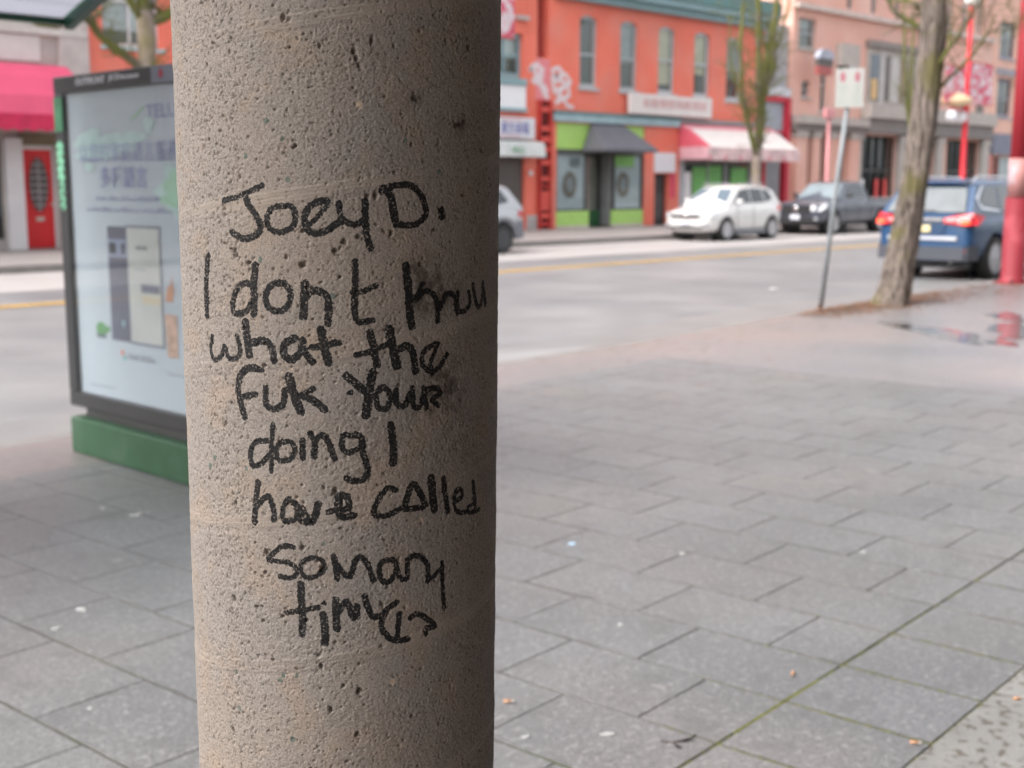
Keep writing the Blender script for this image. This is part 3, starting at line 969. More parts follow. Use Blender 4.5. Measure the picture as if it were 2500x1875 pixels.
def column_material():
    m = bpy.data.materials.new("column_concrete")
    m.use_nodes = True
    n = m.node_tree
    L = n.links
    b = n.nodes["Principled BSDF"]
    b.inputs["Roughness"].default_value = .85
    b.inputs["Specular IOR Level"].default_value = .3
    geo = n.nodes.new("ShaderNodeNewGeometry")

    def N(scale, detail=5, rough=.5):
        x = n.nodes.new("ShaderNodeTexNoise")
        x.inputs["Scale"].default_value = scale
        x.inputs["Detail"].default_value = detail
        x.inputs["Roughness"].default_value = rough
        L.new(geo.outputs["Position"], x.inputs["Vector"])
        return x.outputs["Fac"]

    def MR(v, a, c, lo=0., hi=1.):
        x = n.nodes.new("ShaderNodeMapRange")
        x.inputs["From Min"].default_value = a
        x.inputs["From Max"].default_value = c
        x.inputs["To Min"].default_value = lo
        x.inputs["To Max"].default_value = hi
        L.new(v, x.inputs["Value"])
        return x.outputs[0]

    def MX(f, A, B):
        x = n.nodes.new("ShaderNodeMix")
        x.data_type = 'RGBA'
        if isinstance(f, float): x.inputs["Factor"].default_value = f
        else: L.new(f, x.inputs["Factor"])
        for k, v in (("A", A), ("B", B)):
            if isinstance(v, tuple): x.inputs[k].default_value = (*v, 1)
            else: L.new(v, x.inputs[k])
        return x.outputs["Result"]

    def OP(op, a, c, e=None):
        x = n.nodes.new("ShaderNodeMath")
        x.operation = op
        for i, v in enumerate((a, c, e)):
            if v is None: continue
            if isinstance(v, (int, float)): x.inputs[i].default_value = v
            else: L.new(v, x.inputs[i])
        return x.outputs[0]

    def AT(nm):
        x = n.nodes.new("ShaderNodeAttribute")
        x.attribute_name = nm
        return x.outputs["Fac"]

    col = MX(MR(N(7, 6), .38, .62), (.292, .242, .203), (.272, .238, .212))
    col = MX(MR(N(22, 5), .52, .7), col, (.31, .243, .192))
    col = MX(MR(N(60, 4), .56, .66, 0, .55), col, (.245, .21, .18))
    col = MX(MR(N(900, 2), .6, .7, 0, .5), col, (.13, .11, .095))
    col = MX(MR(N(1300, 2), .62, .7, 0, .55), col, (.56, .5, .44))
    col = MX(MR(N(420, 2), .66, .7, 0, .6), col, (.075, .062, .05))
    hv = n.nodes.new('ShaderNodeHueSaturation')
    L.new(col, hv.inputs['Color'])
    L.new(MR(N(620, 5, .7), .36, .64, .70, 1.26), hv.inputs['Value'])
    col = hv.outputs[0]
    col = MX(MR(AT("seam"), .2, 1, 0, .6), col, (.345, .285, .235))
    st = AT("stone")
    col = MX(MR(st, .1, .5), col, (.13, .15, .125))
    col = MX(MR(OP('MULTIPLY', st, -1.), .1, .5), col, (.46, .35, .26))
    pt = AT("pit")
    col = MX(MR(pt, .25, .95, 0, .78), col, (.085, .068, .052))
    sn = AT("stain")
    col = MX(MR(sn, .1, 1.1, 0, .80), col, (.075, .058, .045))
    # marker ink: broken up on the high sand grains and missing in pits
    sd = AT("ink")
    edge = OP('ADD', sd, MR(N(420, 3), .3, .7, -.8, .8))
    inside = MR(edge, .2, -.15)
    grains = MR(N(480, 3, .6), .575, .66, 1., .15)
    dry = MR(N(48, 4), .44, .66)
    g2 = MX(dry, (1., 1., 1.), (1., 1., 1.))
    keep = OP('MAXIMUM', grains, OP('MULTIPLY', dry, .9))
    f = OP('MULTIPLY', inside, keep)
    f = OP('MULTIPLY', f, MR(pt, .5, 1., 1., .6))
    f = OP('MULTIPLY', f, .98)
    col = MX(f, col, (.004, .0035, .004))
    L.new(col, b.inputs["Base Color"])
    L.new(MR(f, 0, 1, .85, .7), b.inputs["Roughness"])
    h = OP('ADD', OP('MULTIPLY', N(1200, 3), 1.), OP('MULTIPLY', N(600, 3), 1.))
    bp = n.nodes.new("ShaderNodeBump")
    bp.inputs["Strength"].default_value = .6
    bp.inputs["Distance"].default_value = .0004
    L.new(h, bp.inputs["Height"])
    L.new(bp.outputs[0], b.inputs["Normal"])
    return m


column = build_column()
tag(column, "round weathered concrete column covered in black marker handwriting", "column")

# ------------------------------------------------------------------ unseen arcade, added and sized to shade the column (behind and above the viewer)
arc = thing("shade_arcade", "unseen covered walk on round columns, added to shade the concrete column", "building")
brown = mat("arcade_wall", (.32, .26, .21), .85, .15, 2, bump=.2)
soff = mat("soffit_boards", (.32, .27, .23), .8, .1, 3)
bx("soffit", soff, arc, -3.0, 30, -2.2, 1.42, 3.29, 3.7)
bx("wall", brown, arc, -3.0, 30, -2.6, -2.2, 0, 9)
bx("upper_wall", brown, arc, -3.0, 30, -2.2, 1.42, 3.704, 9)
for i in (1, 2, 3, 4):
    cmm = MB().lathe([(.15, 0), (.1505, 1.6), (.152, 3.28)], 40)
    o = cmm.build("support_column", mat("column_plain", (.32, .27, .225), .85, .15, 12, bump=.5, bscale=300), arc, smooth=True)
    o.location = (.77 + 5.4 * i, .95, .003)
for i in range(5):
    f = bx("shop_front", mat("arcade_frame", (.05, .045, .04), .5), arc, .3 + 5.4 * i, 4.2 + 5.4 * i, -2.199, -2.12, .3, 2.9)

# ------------------------------------------------------------------ advertising panel at the bus stop
blackm = mat("panel_frame_black", (.03, .03, .032), .35, .1)
greenm = mat("panel_base_green", (.026, .078, .037), .5, .12, 6, bump=.1, col2=(.05, .095, .06), c2scale=3, c2lo=.5, c2hi=.7)
screenm = mat("poster_paper", (.49, .53, .59), .25, .03, 1)
LX0 = 3.52
adp = thing("advertising_panel", "tall black framed poster panel on a green base at the bus stop", "advertising panel")
YR, YL = 5.62, 7.045   # right and left edges seen from the pavement
bx("base", greenm, adp, LX0 - .03, LX0 + .3, YR, YL - .05, 0, .215, bevel=.012)
bx("plinth_shadow_gap", mat("plinth_metal", (.09, .09, .09), .4, metal=.6), adp, LX0 + .03, LX0 + .24, YR + .05, YL - .14, .215, .272)
fr = MB()
fr.box(LX0, LX0 + .26, YR, YL, .272, .36).box(LX0, LX0 + .26, YR, YL, 2.07, 2.165)
fr.box(LX0, LX0 + .26, YL - .1, YL, .36, 2.07).box(LX0, LX0 + .26, YR, YR + .08, .36, 2.07)
frame_o = fr.build("frame", blackm, adp, bevel=.008)
bx("cabinet_back", blackm, adp, LX0 + .05, LX0 + .25, YR + .08, YL - .1, .36, 2.07)
poster = bx("poster", screenm, adp, LX0 + .03, LX0 + .048, YR + .082, YL - .102, .362, 2.068)
bx("glass", glass_mat("cabinet_glass", (.96, .98, .98), .05), adp, LX0 + .008, LX0 + .012, YR + .081, YL - .101, .361, 2.069)
PX = LX0 + .029
purple = mat("print_purple", (.22, .23, .45), .5)
grey_p = mat("print_grey", (.25, .25, .3), .5)
whit = mat("print_white", (.75, .75, .78), .5)
XD = (0, -1, 0)
text_mesh("header_text", "OUTFRONT", whit, frame_o, (LX0 - .001, 6.775, 2.105), XD, width=.33, height=.038, depth=.002, bold=.01)
text_mesh("header_text", "JCDecaux", whit, frame_o, (LX0 - .001, 6.41, 2.105), XD, width=.32, height=.038, depth=.002, bold=.01)
hp = bx("header_reflection_plate", mat("reflection_grey", (.17, .18, .22), .4), adp, LX0 - .006, LX0 - .001, YR + .002, 5.965, 2.075, 2.162)  # pale reflection across the header's end, painted as a grey plate
ml = MB()
leaf = [(0, -.5), (.06, -.2), (.38, -.28), (.3, -.1), (.5, .08), (.3, .1), (.34, .26), (.14, .16), (.18, .42), (.07, .34), (0, .52)]
leaf = leaf + [(-x, y) for x, y in leaf[::-1][1:-1]]
ml.prism([(LX0 - .0085, 5.87 - p[0] * .05, 2.118 + p[1] * .06) for p in leaf], (.002, 0, 0))
ml.build("maple_leaf", mat("leaf_red", (.4, .03, .06), .5), hp)
bx("reflection_strip_poster", mat("reflection_pale", (.50, .52, .60), .3), poster, PX - .0012, PX - .0002, YR + .084, 5.965, 1.80, 2.066)  # same reflection carried down onto the poster as a paler colour
text_mesh("print_logo_text", "TELUS", purple, poster, (PX - .003, 6.085, 1.905), XD, width=.36, height=.07, depth=.001, bold=.01)
sw = MB()
ribbon(sw, [(0, 0), (.06, .02), (.13, .06)], .012, PX - .001, 6.245, 1.905, XD, .001)
sw.build("print_swoosh", mat("print_green", (.3, .5, .3), .5), poster)
text_mesh("print_line", "以您的家庭語言服務", purple, poster, (PX - .003, 6.82, 1.685), XD, width=1.04, height=.105, depth=.001)
text_mesh("print_line", "多種語言", purple, poster, (PX - .003, 6.60, 1.545), XD, width=.50, height=.115, depth=.001, bold=.008)
tm = MB()
rr = random.Random(5)
for y0, z0, w in ((6.66, 1.475, .62), (6.78, 1.415, .95)):
    y = y0
    while y > y0 - w:
        ww = rr.uniform(.015, .05)
        tm.box(PX - .0012, PX - .0002, y - ww, y, z0, z0 + rr.uniform(.012, .026))
        y -= ww + rr.uniform(.006, .02)
tm.build("print_small_lines", mat("print_faint", (.26, .27, .40), .5), poster)
tm = MB()
for y0, z0, w in ((6.83, .415, .28), (5.98, .56, .25)):
    y = y0
    while y > y0 - w:
        ww = rr.uniform(.01, .03)
        tm.box(PX - .0012, PX - .0002, y - ww, y, z0, z0 + .008)
        y -= ww + .008
tm.build("print_footnote", grey_p, poster)
# telephones printed on the poster
ph = bx("print_phone_back", mat("phone_slate", (.10, .10, .15), .4), adp, PX - .0022, PX - .0003, 6.35, 6.555, .70, 1.335)
bx("camera_bar", mat("phone_bar", (.27, .3, .42), .4), ph, PX - .0034, PX - .0023, 6.352, 6.548, 1.165, 1.265)
cb = MB()
for yy, ww in ((6.50, .07), (6.385, .03)):
    cb.box(PX - .0046, PX - .0036, yy - ww / 2, yy + ww / 2, 1.185, 1.245)
cb.build("camera_lens", mat("lens_dark", (.03, .035, .05), .3), ph)
cl = MB().lathe([(.018, 0), (.018, .001)], 16, Matrix.Translation((PX - .0036, 6.42, .80)) @ Matrix.Rotation(math.pi / 2, 4, 'Y'))
cl.build("phone_mark", mat("phone_mark_m", (.25, .42, .45), .4), ph)
bx("print_phone_rim", mat("phone_rim", (.18, .19, .24), .4), poster, PX - .0034, PX - .0024, 5.997, 6.352, .695, 1.345)
fs = bx("print_phone_front", mat("phone_screen", (.55, .54, .52), .4), adp, PX - .0044, PX - .0035, 6.012, 6.338, .71, 1.33)
bx("message_bar", mat("bar_slate", (.14, .14, .2), .4), fs, PX - .0056, PX - .0046, 6.02, 6.21, .985, 1.03)
bx("message_line", mat("line_grey", (.22, .22, .23), .4), fs, PX - .0056, PX - .0046, 6.13, 6.25, 1.215, 1.235)
bx("message_band", mat("band_cream", (.62, .52, .38), .4), fs, PX - .0056, PX - .0046, 6.016, 6.2, .925, .965)
bx("message_line", mat("line_grey2", (.42, .42, .43), .4), fs, PX - .0056, PX - .0046, 6.15, 6.27, 1.10, 1.115)
# green tortoise and a tall animal in a pot, printed
tt = MB()
blob(tt, 0, 0, .058, .042, PX - .001, 6.675, .75, XD, .001, 20, 3, .03)
blob(tt, .075, .01, .022, .018, PX - .0022, 6.675, .745, XD, .001, 14, 4, .05)
tt.build("print_tortoise", mat("tortoise_green", (.10, .27, .09), .5), poster)
tl_ = MB()
tl_.box(PX - .0032, PX - .0024, 6.625, 6.725, .700, .722)
tl_.build("print_tortoise_belly", mat("tortoise_dark", (.10, .13, .14), .5), poster)
gz = MB()
gz.prism([(PX - .001, y, z) for y, z in ((5.975, .95), (5.90, .95), (5.885, 1.02), (5.905, 1.09), (5.92, 1.04), (5.95, 1.03))], (-.001, 0, 0))
gz.build("print_animal", mat("animal_orange", (.50, .22, .13), .5), poster)
pot = MB()
pot.prism([(PX - .001, y, z) for y, z in ((5.985, .885), (5.865, .885), (5.87, .655), (5.97, .655))], (-.0022, 0, 0))
pot.build("print_pot", mat("pot_peach", (.55, .33, .24), .5, .3, 30), poster)
lg = MB()
blob(lg, 0, 0, .018, .018, PX - .001, 6.45, .635, XD, .001, 12, 5, .02)
lg.build("print_dot", mat("dot_coral", (.7, .25, .18), .5), poster)
lg = MB()
blob(lg, .02, -.03, .018, .018, PX - .001, 6.45, .635, XD, .001, 12, 6, .02)
lg.build("print_dot", mat("dot_teal", (.2, .45, .45), .5), poster)
text_mesh("print_line", "Pixel 10 Pro", grey_p, poster, (PX - .003, 6.375, .605), XD, width=.27, height=.035, depth=.001)
# green spray paint over the glass and frame
sp = mat("spray_green", (.38, .60, .43), .6, .08, 12)
gsm = MB()
for i, (yy, zz, ry, rz) in enumerate([(6.72, 1.80, .16, .055), (6.5, 1.79, .13, .05), (6.28, 1.79, .16, .05), (6.62, 1.74, .2, .05), (5.83, 1.58, .1, .10), (5.9, 1.52, .13, .06), (5.80, 1.46, .12, .06), (6.72, 1.66, .04, .03), (6.06, 1.87, .04, .05)]):
    blob(gsm, 0, 0, ry, rz, PX - .0022 - .0003 * i, yy, zz, XD, .0002, 26, i, .35)
gsm.build("spray_paint", mat("spray_thin", (.46, .60, .58), .6, .1, 10), poster)
gl = MB()
for i, (yy, zz, ry, rz) in enumerate([(5.83, 1.56, .1, .07), (5.82, 1.49, .12, .05)]):
    blob(gl, 0, 0, ry, rz, PX - .006 - .0003 * i, yy, zz, XD, .0002, 26, 20 + i, .3)
gl.build("spray_paint", mat("spray_strong", (.36, .58, .42), .6, .1, 10), poster)
ft = MB()
for k, (z0, zc) in enumerate([(1.76, 1), (1.72, -1), (1.675, 1), (1.63, -1), (1.585, 1), (1.54, 1), (1.50, -1), (1.46, 1), (1.42, 1)]):
    ww = .024 if k < 5 else .012
    ribbon(ft, [(0, 0), (.03 * zc, .018), (.004, .036), (-.03 * zc, .018)], ww, LX0 - .001, 6.995, z0, XD, .0015)
ft.build("spray_tag", mat("spray_mint", (.20, .50, .32), .5), frame_o)
gsd = MB().box(LX0 - .002, LX0 - .001, 6.946, 7.044, 1.86, 2.05)
gsd.build("green_patch", mat("patch_green", (.04, .16, .08), .5, .3, 20), frame_o)

# ------------------------------------------------------------------ bus shelter roof
shl = thing("bus_shelter", "bus shelter with arched translucent roof on a dark green frame", "bus shelter")
shg = mat("shelter_green", (.018, .065, .04), .4, .08)
tr_m = bpy.data.materials.new("roof_translucent")
tr_m.use_nodes = True
_n = tr_m.node_tree
_n.nodes.clear()
_t = _n.nodes.new("ShaderNodeBsdfTranslucent"); _t.inputs[0].default_value = (.50, .50, .54, 1)
_d = _n.nodes.new("ShaderNodeBsdfDiffuse"); _d.inputs[0].default_value = (.6, .6, .63, 1)
_x = _n.nodes.new("ShaderNodeMixShader"); _x.inputs[0].default_value = .15
_o = _n.nodes.new("ShaderNodeOutputMaterial")
_n.links.new(_t.outputs[0], _x.inputs[1]); _n.links.new(_d.outputs[0], _x.inputs[2]); _n.links.new(_x.outputs[0], _o.inputs[0])
def roof_z(y):
    u = (7.1 - y) / 1.8
    return 2.505 + .30 * math.sin(min(max(u, 0), 1) * math.pi * .62)
ys = [7.1 - 1.8 * i / 10 for i in range(11)]
XE = 3.66
rp = MB()
for a, b in zip(ys, ys[1:]):
    rp.prism([(-2.2, a, roof_z(a)), (XE - .03, a, roof_z(a)), (XE - .03, b, roof_z(b)), (-2.2, b, roof_z(b))], (0, 0, .008))
rp.build("roof_panel", tr_m, shl)
bx("front_beam", shg, shl, -2.2, XE + .02, 7.1, 7.15, 2.47, 2.53)
bx("rear_beam", shg, shl, -2.2, XE + .02, 5.25, 5.3, roof_z(5.3) - .05, roof_z(5.3) + .02)
for xx in (XE - .02, 1.7, -.3, -2.2):
    eb = MB()
    eb.loft([[(xx, y, roof_z(y) - .06), (xx + .05, y, roof_z(y) - .06), (xx + .05, y, roof_z(y) + .018), (xx, y, roof_z(y) + .018)] for y in ys])
    eb.build("roof_rib", shg, shl)
for xx in (-2.1, .3):
    bx("post", shg, shl, xx - .04, xx + .04, 6.98, 7.06, 0, 2.47)
bx("post", shg, shl, 3.40, 3.48, 5.32, 5.4, 0, roof_z(5.36) - .05)

# ------------------------------------------------------------------ far side buildings
Y = 29.7
redm = mat("red_painted_brick", (.80, .185, .125), .75, .07, .6, bump=.25, bscale=14, col2=(.76, .23, .17), c2scale=.7, c2lo=.45, c2hi=.65)
redd = mat("red_steel", (.45, .03, .025), .5, .08)
teal = mat("teal_trim", (.23, .36, .39), .6, .06, 2)
teald = mat("teal_dark", (.10, .22, .23), .6, .06)
paleg = mat("pale_grey_frame", (.50, .54, .56), .55, .06)
greyf = mat("grey_frame", (.42, .47, .49), .55, .06)
cream_blind = mat("blind_cream", (.62, .50, .33), .8, .15, 6)
grey_blind = mat("blind_grey", (.33, .32, .32), .8, .2, 5)
white_blind = mat("blind_white", (.6, .58, .58), .8, .1)
beige = mat("beige_render", (.50, .46, .42), .8, .08, 1.5, bump=.15, col2=(.40, .37, .35), c2scale=1.1, c2lo=.5, c2hi=.7)

# --- left: beige upper storey over a shop with a magenta awning
lb = thing("beige_building", "pale beige building over a shop with a magenta awning and red door", "building")
holes = [(12.9, 13.55, 5.75, 7.2), (10.8, 12.2, 5.75, 7.2), (13.97, 14.83, 0, 2.46), (8.0, 13.45, .25, 2.6), (5.4, 6.9, 5.75, 7.2), (8.1, 9.5, 5.75, 7.2)]
wall_mesh(-30, 15.79, 0, 10.5, Y, .3, holes, "wall", beige, lb)
for h in holes:
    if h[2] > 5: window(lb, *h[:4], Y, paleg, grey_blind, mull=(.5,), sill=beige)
for zz in (5.05, 7.55):
    bx("ledge", mat("beige_trim", (.55, .52, .49), .7), lb, -30, 15.75, Y - .12, Y - .002, zz, zz + .16)
for x0, x1 in ((7.9, 10.4), (10.5, 12.9), (13.05, 14.55)):
    bx("wall_panel", mat("pale_panel", (.62, .60, .58), .6, .05), lb, x0, x1, Y - .05, Y - .002, 4.42, 5.02)
bx("pilaster", mat("beige_stone", (.50, .45, .43), .8, .12, 3), lb, 15.02, 15.78, Y - .1, Y - .001, 0, 9)
whm = mat("white_paint", (.68, .66, .67), .5, .05)
bx("shop_post", whm, lb, 13.5, 13.92, Y - .16, Y - .001, 0, 2.62)
bx("door_head", mat("door_head_brown", (.16, .12, .07), .7), lb, 13.93, 15.0, Y - .06, Y - .002, 2.47, 2.75)
shopw = bx("shop_window_frame", mat("shop_frame_dark", (.06, .06, .065), .5), lb, 12.95, 13.45, Y + .05, Y + .12, .25, 2.6)
window(lb, 8.0, 12.94, .25, 2.6, Y, blackm, grey_blind, rail=(.8,), mull=(.25, .5, .75))
bx("pane", mat("shop_glass_dark", (.12, .15, .17), .1), shopw, 13.0, 13.4, Y + .03, Y + .045, .8, 2.5)
bx("vent_grille", mat("grille_black", (.02, .02, .02), .6), shopw, 13.0, 13.4, Y + .03, Y + .045, .3, .75)
df = MB().box(13.972, 14.04, Y + .1, Y + .2, 0, 2.455).box(14.76, 14.828, Y + .1, Y + .2, 0, 2.455).box(14.04, 14.76, Y + .1, Y + .2, 2.37, 2.455)
door_f = df.build("door_frame", whm, lb)
red_door = mat("red_door", (.62, .016, .02), .4, .05)
door = bx("door", red_door, lb, 14.042, 14.758, Y + .13, Y + .18, .01, 2.368)
ov = MB()
for r_, nm in ((1, 0),):
    pts = [(14.40 + .245 * math.cos(a), Y + .115, 1.53 + .64 * math.sin(a)) for a in [2 * math.pi * i / 28 for i in range(28)]]
    ov.prism(pts, (0, .013, 0))
ov.build("oval_pane", mat("door_glass", (.11, .09, .085), .15), door)
bars = MB()
for k in range(7):
    z = 1.05 + k * .16
    hw = .235 * math.sqrt(max(0, 1 - ((z - 1.53) / .63) ** 2))
    bars.box(14.40 - hw, 14.40 + hw, Y + .106, Y + .114, z - .013, z + .013)
bars.box(14.386, 14.414, Y + .098, Y + .105, .9, 2.16)
bars.build("oval_bars", mat("bar_grey", (.35, .33, .34), .5), door)
ring = MB()
for i in range(28):
    a, b = 2 * math.pi * i / 28, 2 * math.pi * (i + 1) / 28
    P = [(14.40 + r_ * .245 * math.cos(t), 1.53 + r_ * .64 * math.sin(t)) for t, r_ in ((a, 1), (b, 1), (b, 1.1), (a, 1.1))]
    ring.prism([(p[0], Y + .104, p[1]) for p in P], (0, .024, 0))
ring.build("oval_trim", mat("oval_red", (.45, .015, .02), .4), door)
bx("mail_slot", mat("brass_pale", (.55, .45, .4), .4, metal=.4), door, 14.30, 14.50, Y + .11, Y + .128, .66, .76)
bx("handle", mat("brass_pale"), door, 14.69, 14.73, Y + .07, Y + .128, 1.02, 1.1)
awm = mat("awning_magenta", (.60, .075, .155), .6, .08, 1.2)
awn = MB()
prof = [(Y - .02, 4.36), (Y - .45, 4.3), (Y - .95, 4.0), (Y - 1.3, 3.55), (Y - 1.45, 3.12)]
for (ya, za), (yb, zb) in zip(prof, prof[1:]):
    awn.prism([(5, ya, za), (14.98, ya, za), (14.98, yb, zb), (5, yb, zb)], (0, .012, -.012))
awn_o = awn.build("awning", awm, lb)
val = MB()
x = 5.0
while x < 14.9:
    w = .31
    val.prism([(x, Y - 1.46, 3.125), (x + w, Y - 1.46, 3.125), (x + w, Y - 1.46, 2.78), (x + w / 2, Y - 1.46, 2.73), (x, Y - 1.46, 2.78)], (0, .01, 0))
    x += w + .003
val.build("valance", mat("awning_deep", (.55, .02, .08), .6, .15, 3), awn_o)
side = MB().prism([(14.982, y, z) for y, z in prof] + [(14.982, Y - .02, 3.12)], (.012, 0, 0))
side.build("awning_side", awm, awn_o)

# --- red brick building behind the column, teal windows
rb = thing("red_brick_building", "long red painted building seen on both sides of the concrete column", "building")
holes = []
for k in range(6):
    x0 = 16.22 + k * 2.42
    holes.append((x0, x0 + 1.62, 4.95, 7.0))
holes += [(29.85, 31.30, 4.99, 6.42), (17.0, 20.4, .2, 3.0), (21.6, 25.0, .2, 3.0), (26.2, 31.36, .02, 2.43)]
holes = [h for h in holes if not (h[2] == 4.95 and h[1] > 29.6)]
wall_mesh(15.80, 31.44, 0, 10.2, Y, .3, holes, "wall", redm, rb)
for i, h in enumerate(holes):
    if h[2] == 4.95:
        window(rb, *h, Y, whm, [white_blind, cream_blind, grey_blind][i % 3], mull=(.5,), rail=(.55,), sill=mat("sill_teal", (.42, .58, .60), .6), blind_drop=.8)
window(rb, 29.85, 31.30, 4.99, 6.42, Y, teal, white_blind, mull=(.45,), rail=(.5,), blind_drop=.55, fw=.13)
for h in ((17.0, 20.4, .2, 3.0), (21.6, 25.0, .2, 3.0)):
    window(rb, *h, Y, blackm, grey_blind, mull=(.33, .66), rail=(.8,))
bx("fascia_board", mat("white_board", (.78, .78, .80), .5, .02), rb, 28.2, 31.32, Y - .1, Y - .002, 4.01, 4.74)
bx("ledge", teal, rb, 28.2, 31.34, Y - .16, Y - .003, 3.90, 4.008)
bx("ledge", teal, rb, 28.2, 31.34, Y - .15, Y - .003, 4.76, 4.97)
shut = bx("roller_shutter", mat("shutter_brown", (.10, .085, .08), .6), rb, 26.2, 31.36, Y + .12, Y + .16, .02, 2.43)
for k in range(14):
    bx("slat", mat("shutter_brown"), shut, 26.22, 31.34, Y + .095, Y + .118, .06 + k * .17, .06 + k * .17 + .12)
bx("cornice", mat("cornice_tan", (.45, .40, .38), .7), rb, 30.9, 31.44, Y - .16, Y - .003, 6.86, 6.99)
bx("cornice", teald, rb, 15.8, 31.44, Y - .4, Y - .003, 8.4, 8.8)
sg = bx("shop_sign", mat("sign_offwhite", (.62, .62, .66), .5, .08, 4), None, 27.0, 31.50, Y - .34, Y - .12, 3.02, 3.70)
tag(sg, "grey white shop sign box right beside the concrete column above the shutter", "sign")
text_mesh("lettering", "東方商場", mat("sign_blue", (.12, .13, .38), .5), sg, (29.9, Y - .342, 3.15), (1, 0, 0), width=1.3, height=.4, depth=.01)
ln = MB().box(29.9, 30.9, Y - .3435, Y - .341, 3.60, 3.63).box(29.7, 30.8, Y - .3435, Y - .341, 3.08, 3.11)
ln.build("stripe", mat("sign_pink", (.6, .2, .22), .5), sg)
canm = mat("canopy_grey", (.56, .58, .57), .6, .08, 4)
cn = MB().prism([(27.0, Y - .02, 3.0), (27.0, Y - .55, 2.88), (27.0, Y - .62, 2.43), (27.0, Y - .02, 2.43)], (4.75, 0, 0))
cno = cn.build("shutter_canopy", canm, rb)
text_mesh("canopy_text", "中心", mat("text_green", (.08, .3, .15), .5), cno, (30.1, Y - .66, 2.52), (1, 0, 0), width=.6, height=.25, depth=.02)

# --- red building with arched windows, cornice, red ladder
rc = thing("red_arched_building", "two storey red building with arched windows and a teal cornice", "building")
WIN = [(34.12, 35.05, 4.87, 7.32, .16), (36.33, 37.30, 4.87, 7.32, .16), (38.56, 39.56, 4.87, 7.32, .16), (40.80, 41.80, 4.87, 7.30, .16), (42.95, 43.98, 4.83, 7.28, .16)]
HO = WIN + [(32.95, 37.84, .0, 3.63), (38.46, 39.36, 0, 1.92), (40.0, 45.35, 0, 3.78), (31.97, 32.55, 5.72, 8.0)]
wall_mesh(31.45, 45.62, 0, 8.0, Y, .35, HO, "wall", redm, rc)
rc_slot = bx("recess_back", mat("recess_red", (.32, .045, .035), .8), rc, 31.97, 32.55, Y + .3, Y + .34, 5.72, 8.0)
for i, w in enumerate(WIN):
    fm_ = greyf if i < 2 else paleg
    bm_ = [None, grey_blind, cream_blind, cream_blind, grey_blind][i]
    window(rc, w[0], w[1], w[2], w[3], Y, fm_, bm_, inset=.07, fw=.10, rail=((.5,) if i > 1 else (.46,)), blind_drop=[.1, .6, .85, .65, .5][i], sill=fm_)
bx("cornice", teal, rc, 32.8, 45.75, Y - .32, Y - .003, 7.74, 7.98)
bx("cornice_crown", teal, rc, 32.8, 45.85, Y - .55, Y - .003, 7.984, 8.22)
bx("cornice_top", teald, rc, 32.8, 45.9, Y - .62, Y + .3, 8.224, 8.75)
bx("band", teald, rc, 32.72, 39.88, Y - .16, Y - .003, 3.93, 4.02)
bx("band", mat("band_light_teal", (.33, .46, .50), .6), rc, 32.72, 39.86, Y - .12, Y - .003, 3.67, 3.928)
bx("band", mat("band_grey", (.25, .27, .28), .6), rc, 39.89, 45.6, Y - .12, Y - .003, 3.86, 4.0)
bx("pilaster_foot", mat("foot_grey", (.42, .39, .38), .7), rc, 31.46, 31.95, Y - .04, Y - .002, 0, .5)
for k, (x_, z_) in enumerate(((31.58, 1.9), (32.44, .95))):
    MB().lathe([(.09, 0), (.09, .05)], 14, Matrix.Translation((x_, Y - .05, z_)) @ Matrix.Rotation(math.pi / 2, 4, 'X')).build("wall_lamp", whm, rc)
# pink patch and white tags on the wall
bx("paint_patch", mat("patch_pink", (.72, .23, .25), .7, .05), rc, 31.88, 32.6, Y - .006, Y - .001, 4.34, 5.7)
tg = MB()
def squig(x0, z0, pts, w):
    ribbon(tg, [(p[0], p[1]) for p in pts], w, x0, Y - .008, z0, (1, 0, 0), .003)
squig(31.62, 4.45, [(0, .85), (.15, 1.0), (.3, .7), (.15, .5), (.35, .45), (.6, .9), (.5, .4), (.7, .1), (.85, .0)], .17)
squig(31.70, 4.6, [(0, .7), (.25, .9), (.45, .75), (.3, .3), (.6, .2), (.75, .05)], .15)
squig(32.72, 4.3, [(0, 1.05), (.3, 1.15), (.55, .95), (.25, .7), (.0, .8), (.1, .35), (.5, .5), (.8, .6), (.85, .25), (.45, .1), (.2, .0)], .16)
squig(32.80, 4.25, [(.1, .9), (.6, 1.0), (.85, .75), (.5, .55), (.2, .25), (.5, .2), (.7, -.05), (.95, -.08)], .14)
squig(32.75, 4.6, [(.0, .6), (.35, .45), (.7, .35)], .15)
tg.build("graffiti_tag", mat("spray_white_pink", (.68, .58, .60), .7, .06), rc)

# red steel ladder up the wall
lad = thing("steel_ladder", "red steel caged ladder fixed up the corner of the red building", "ladder")
for xx in (31.96, 32.50):
    bx("rail", redd, lad, xx, xx + .06, Y - .16, Y - .05, 0.0, 4.33)
bx("ladder_back", mat("ladder_dark", (.12, .008, .008), .7), lad, 32.021, 32.499, Y - .03, Y - .004, 0.02, 4.31)
redl = mat("red_plate", (.62, .08, .06), .6)
for z0, z1 in ((4.27, 4.33), (3.93, 4.12), (3.31, 3.48), (2.93, 3.12), (2.62, 2.79), (2.17, 2.35), (1.63, 1.8), (1.42, 1.5), (.64, 1.30), (.38, .55), (.12, .25)):
    bx("rung_plate", redl if z1 - z0 > .15 else redd, lad, 32.021, 32.499, Y - .12, Y - .06, z0, z1)

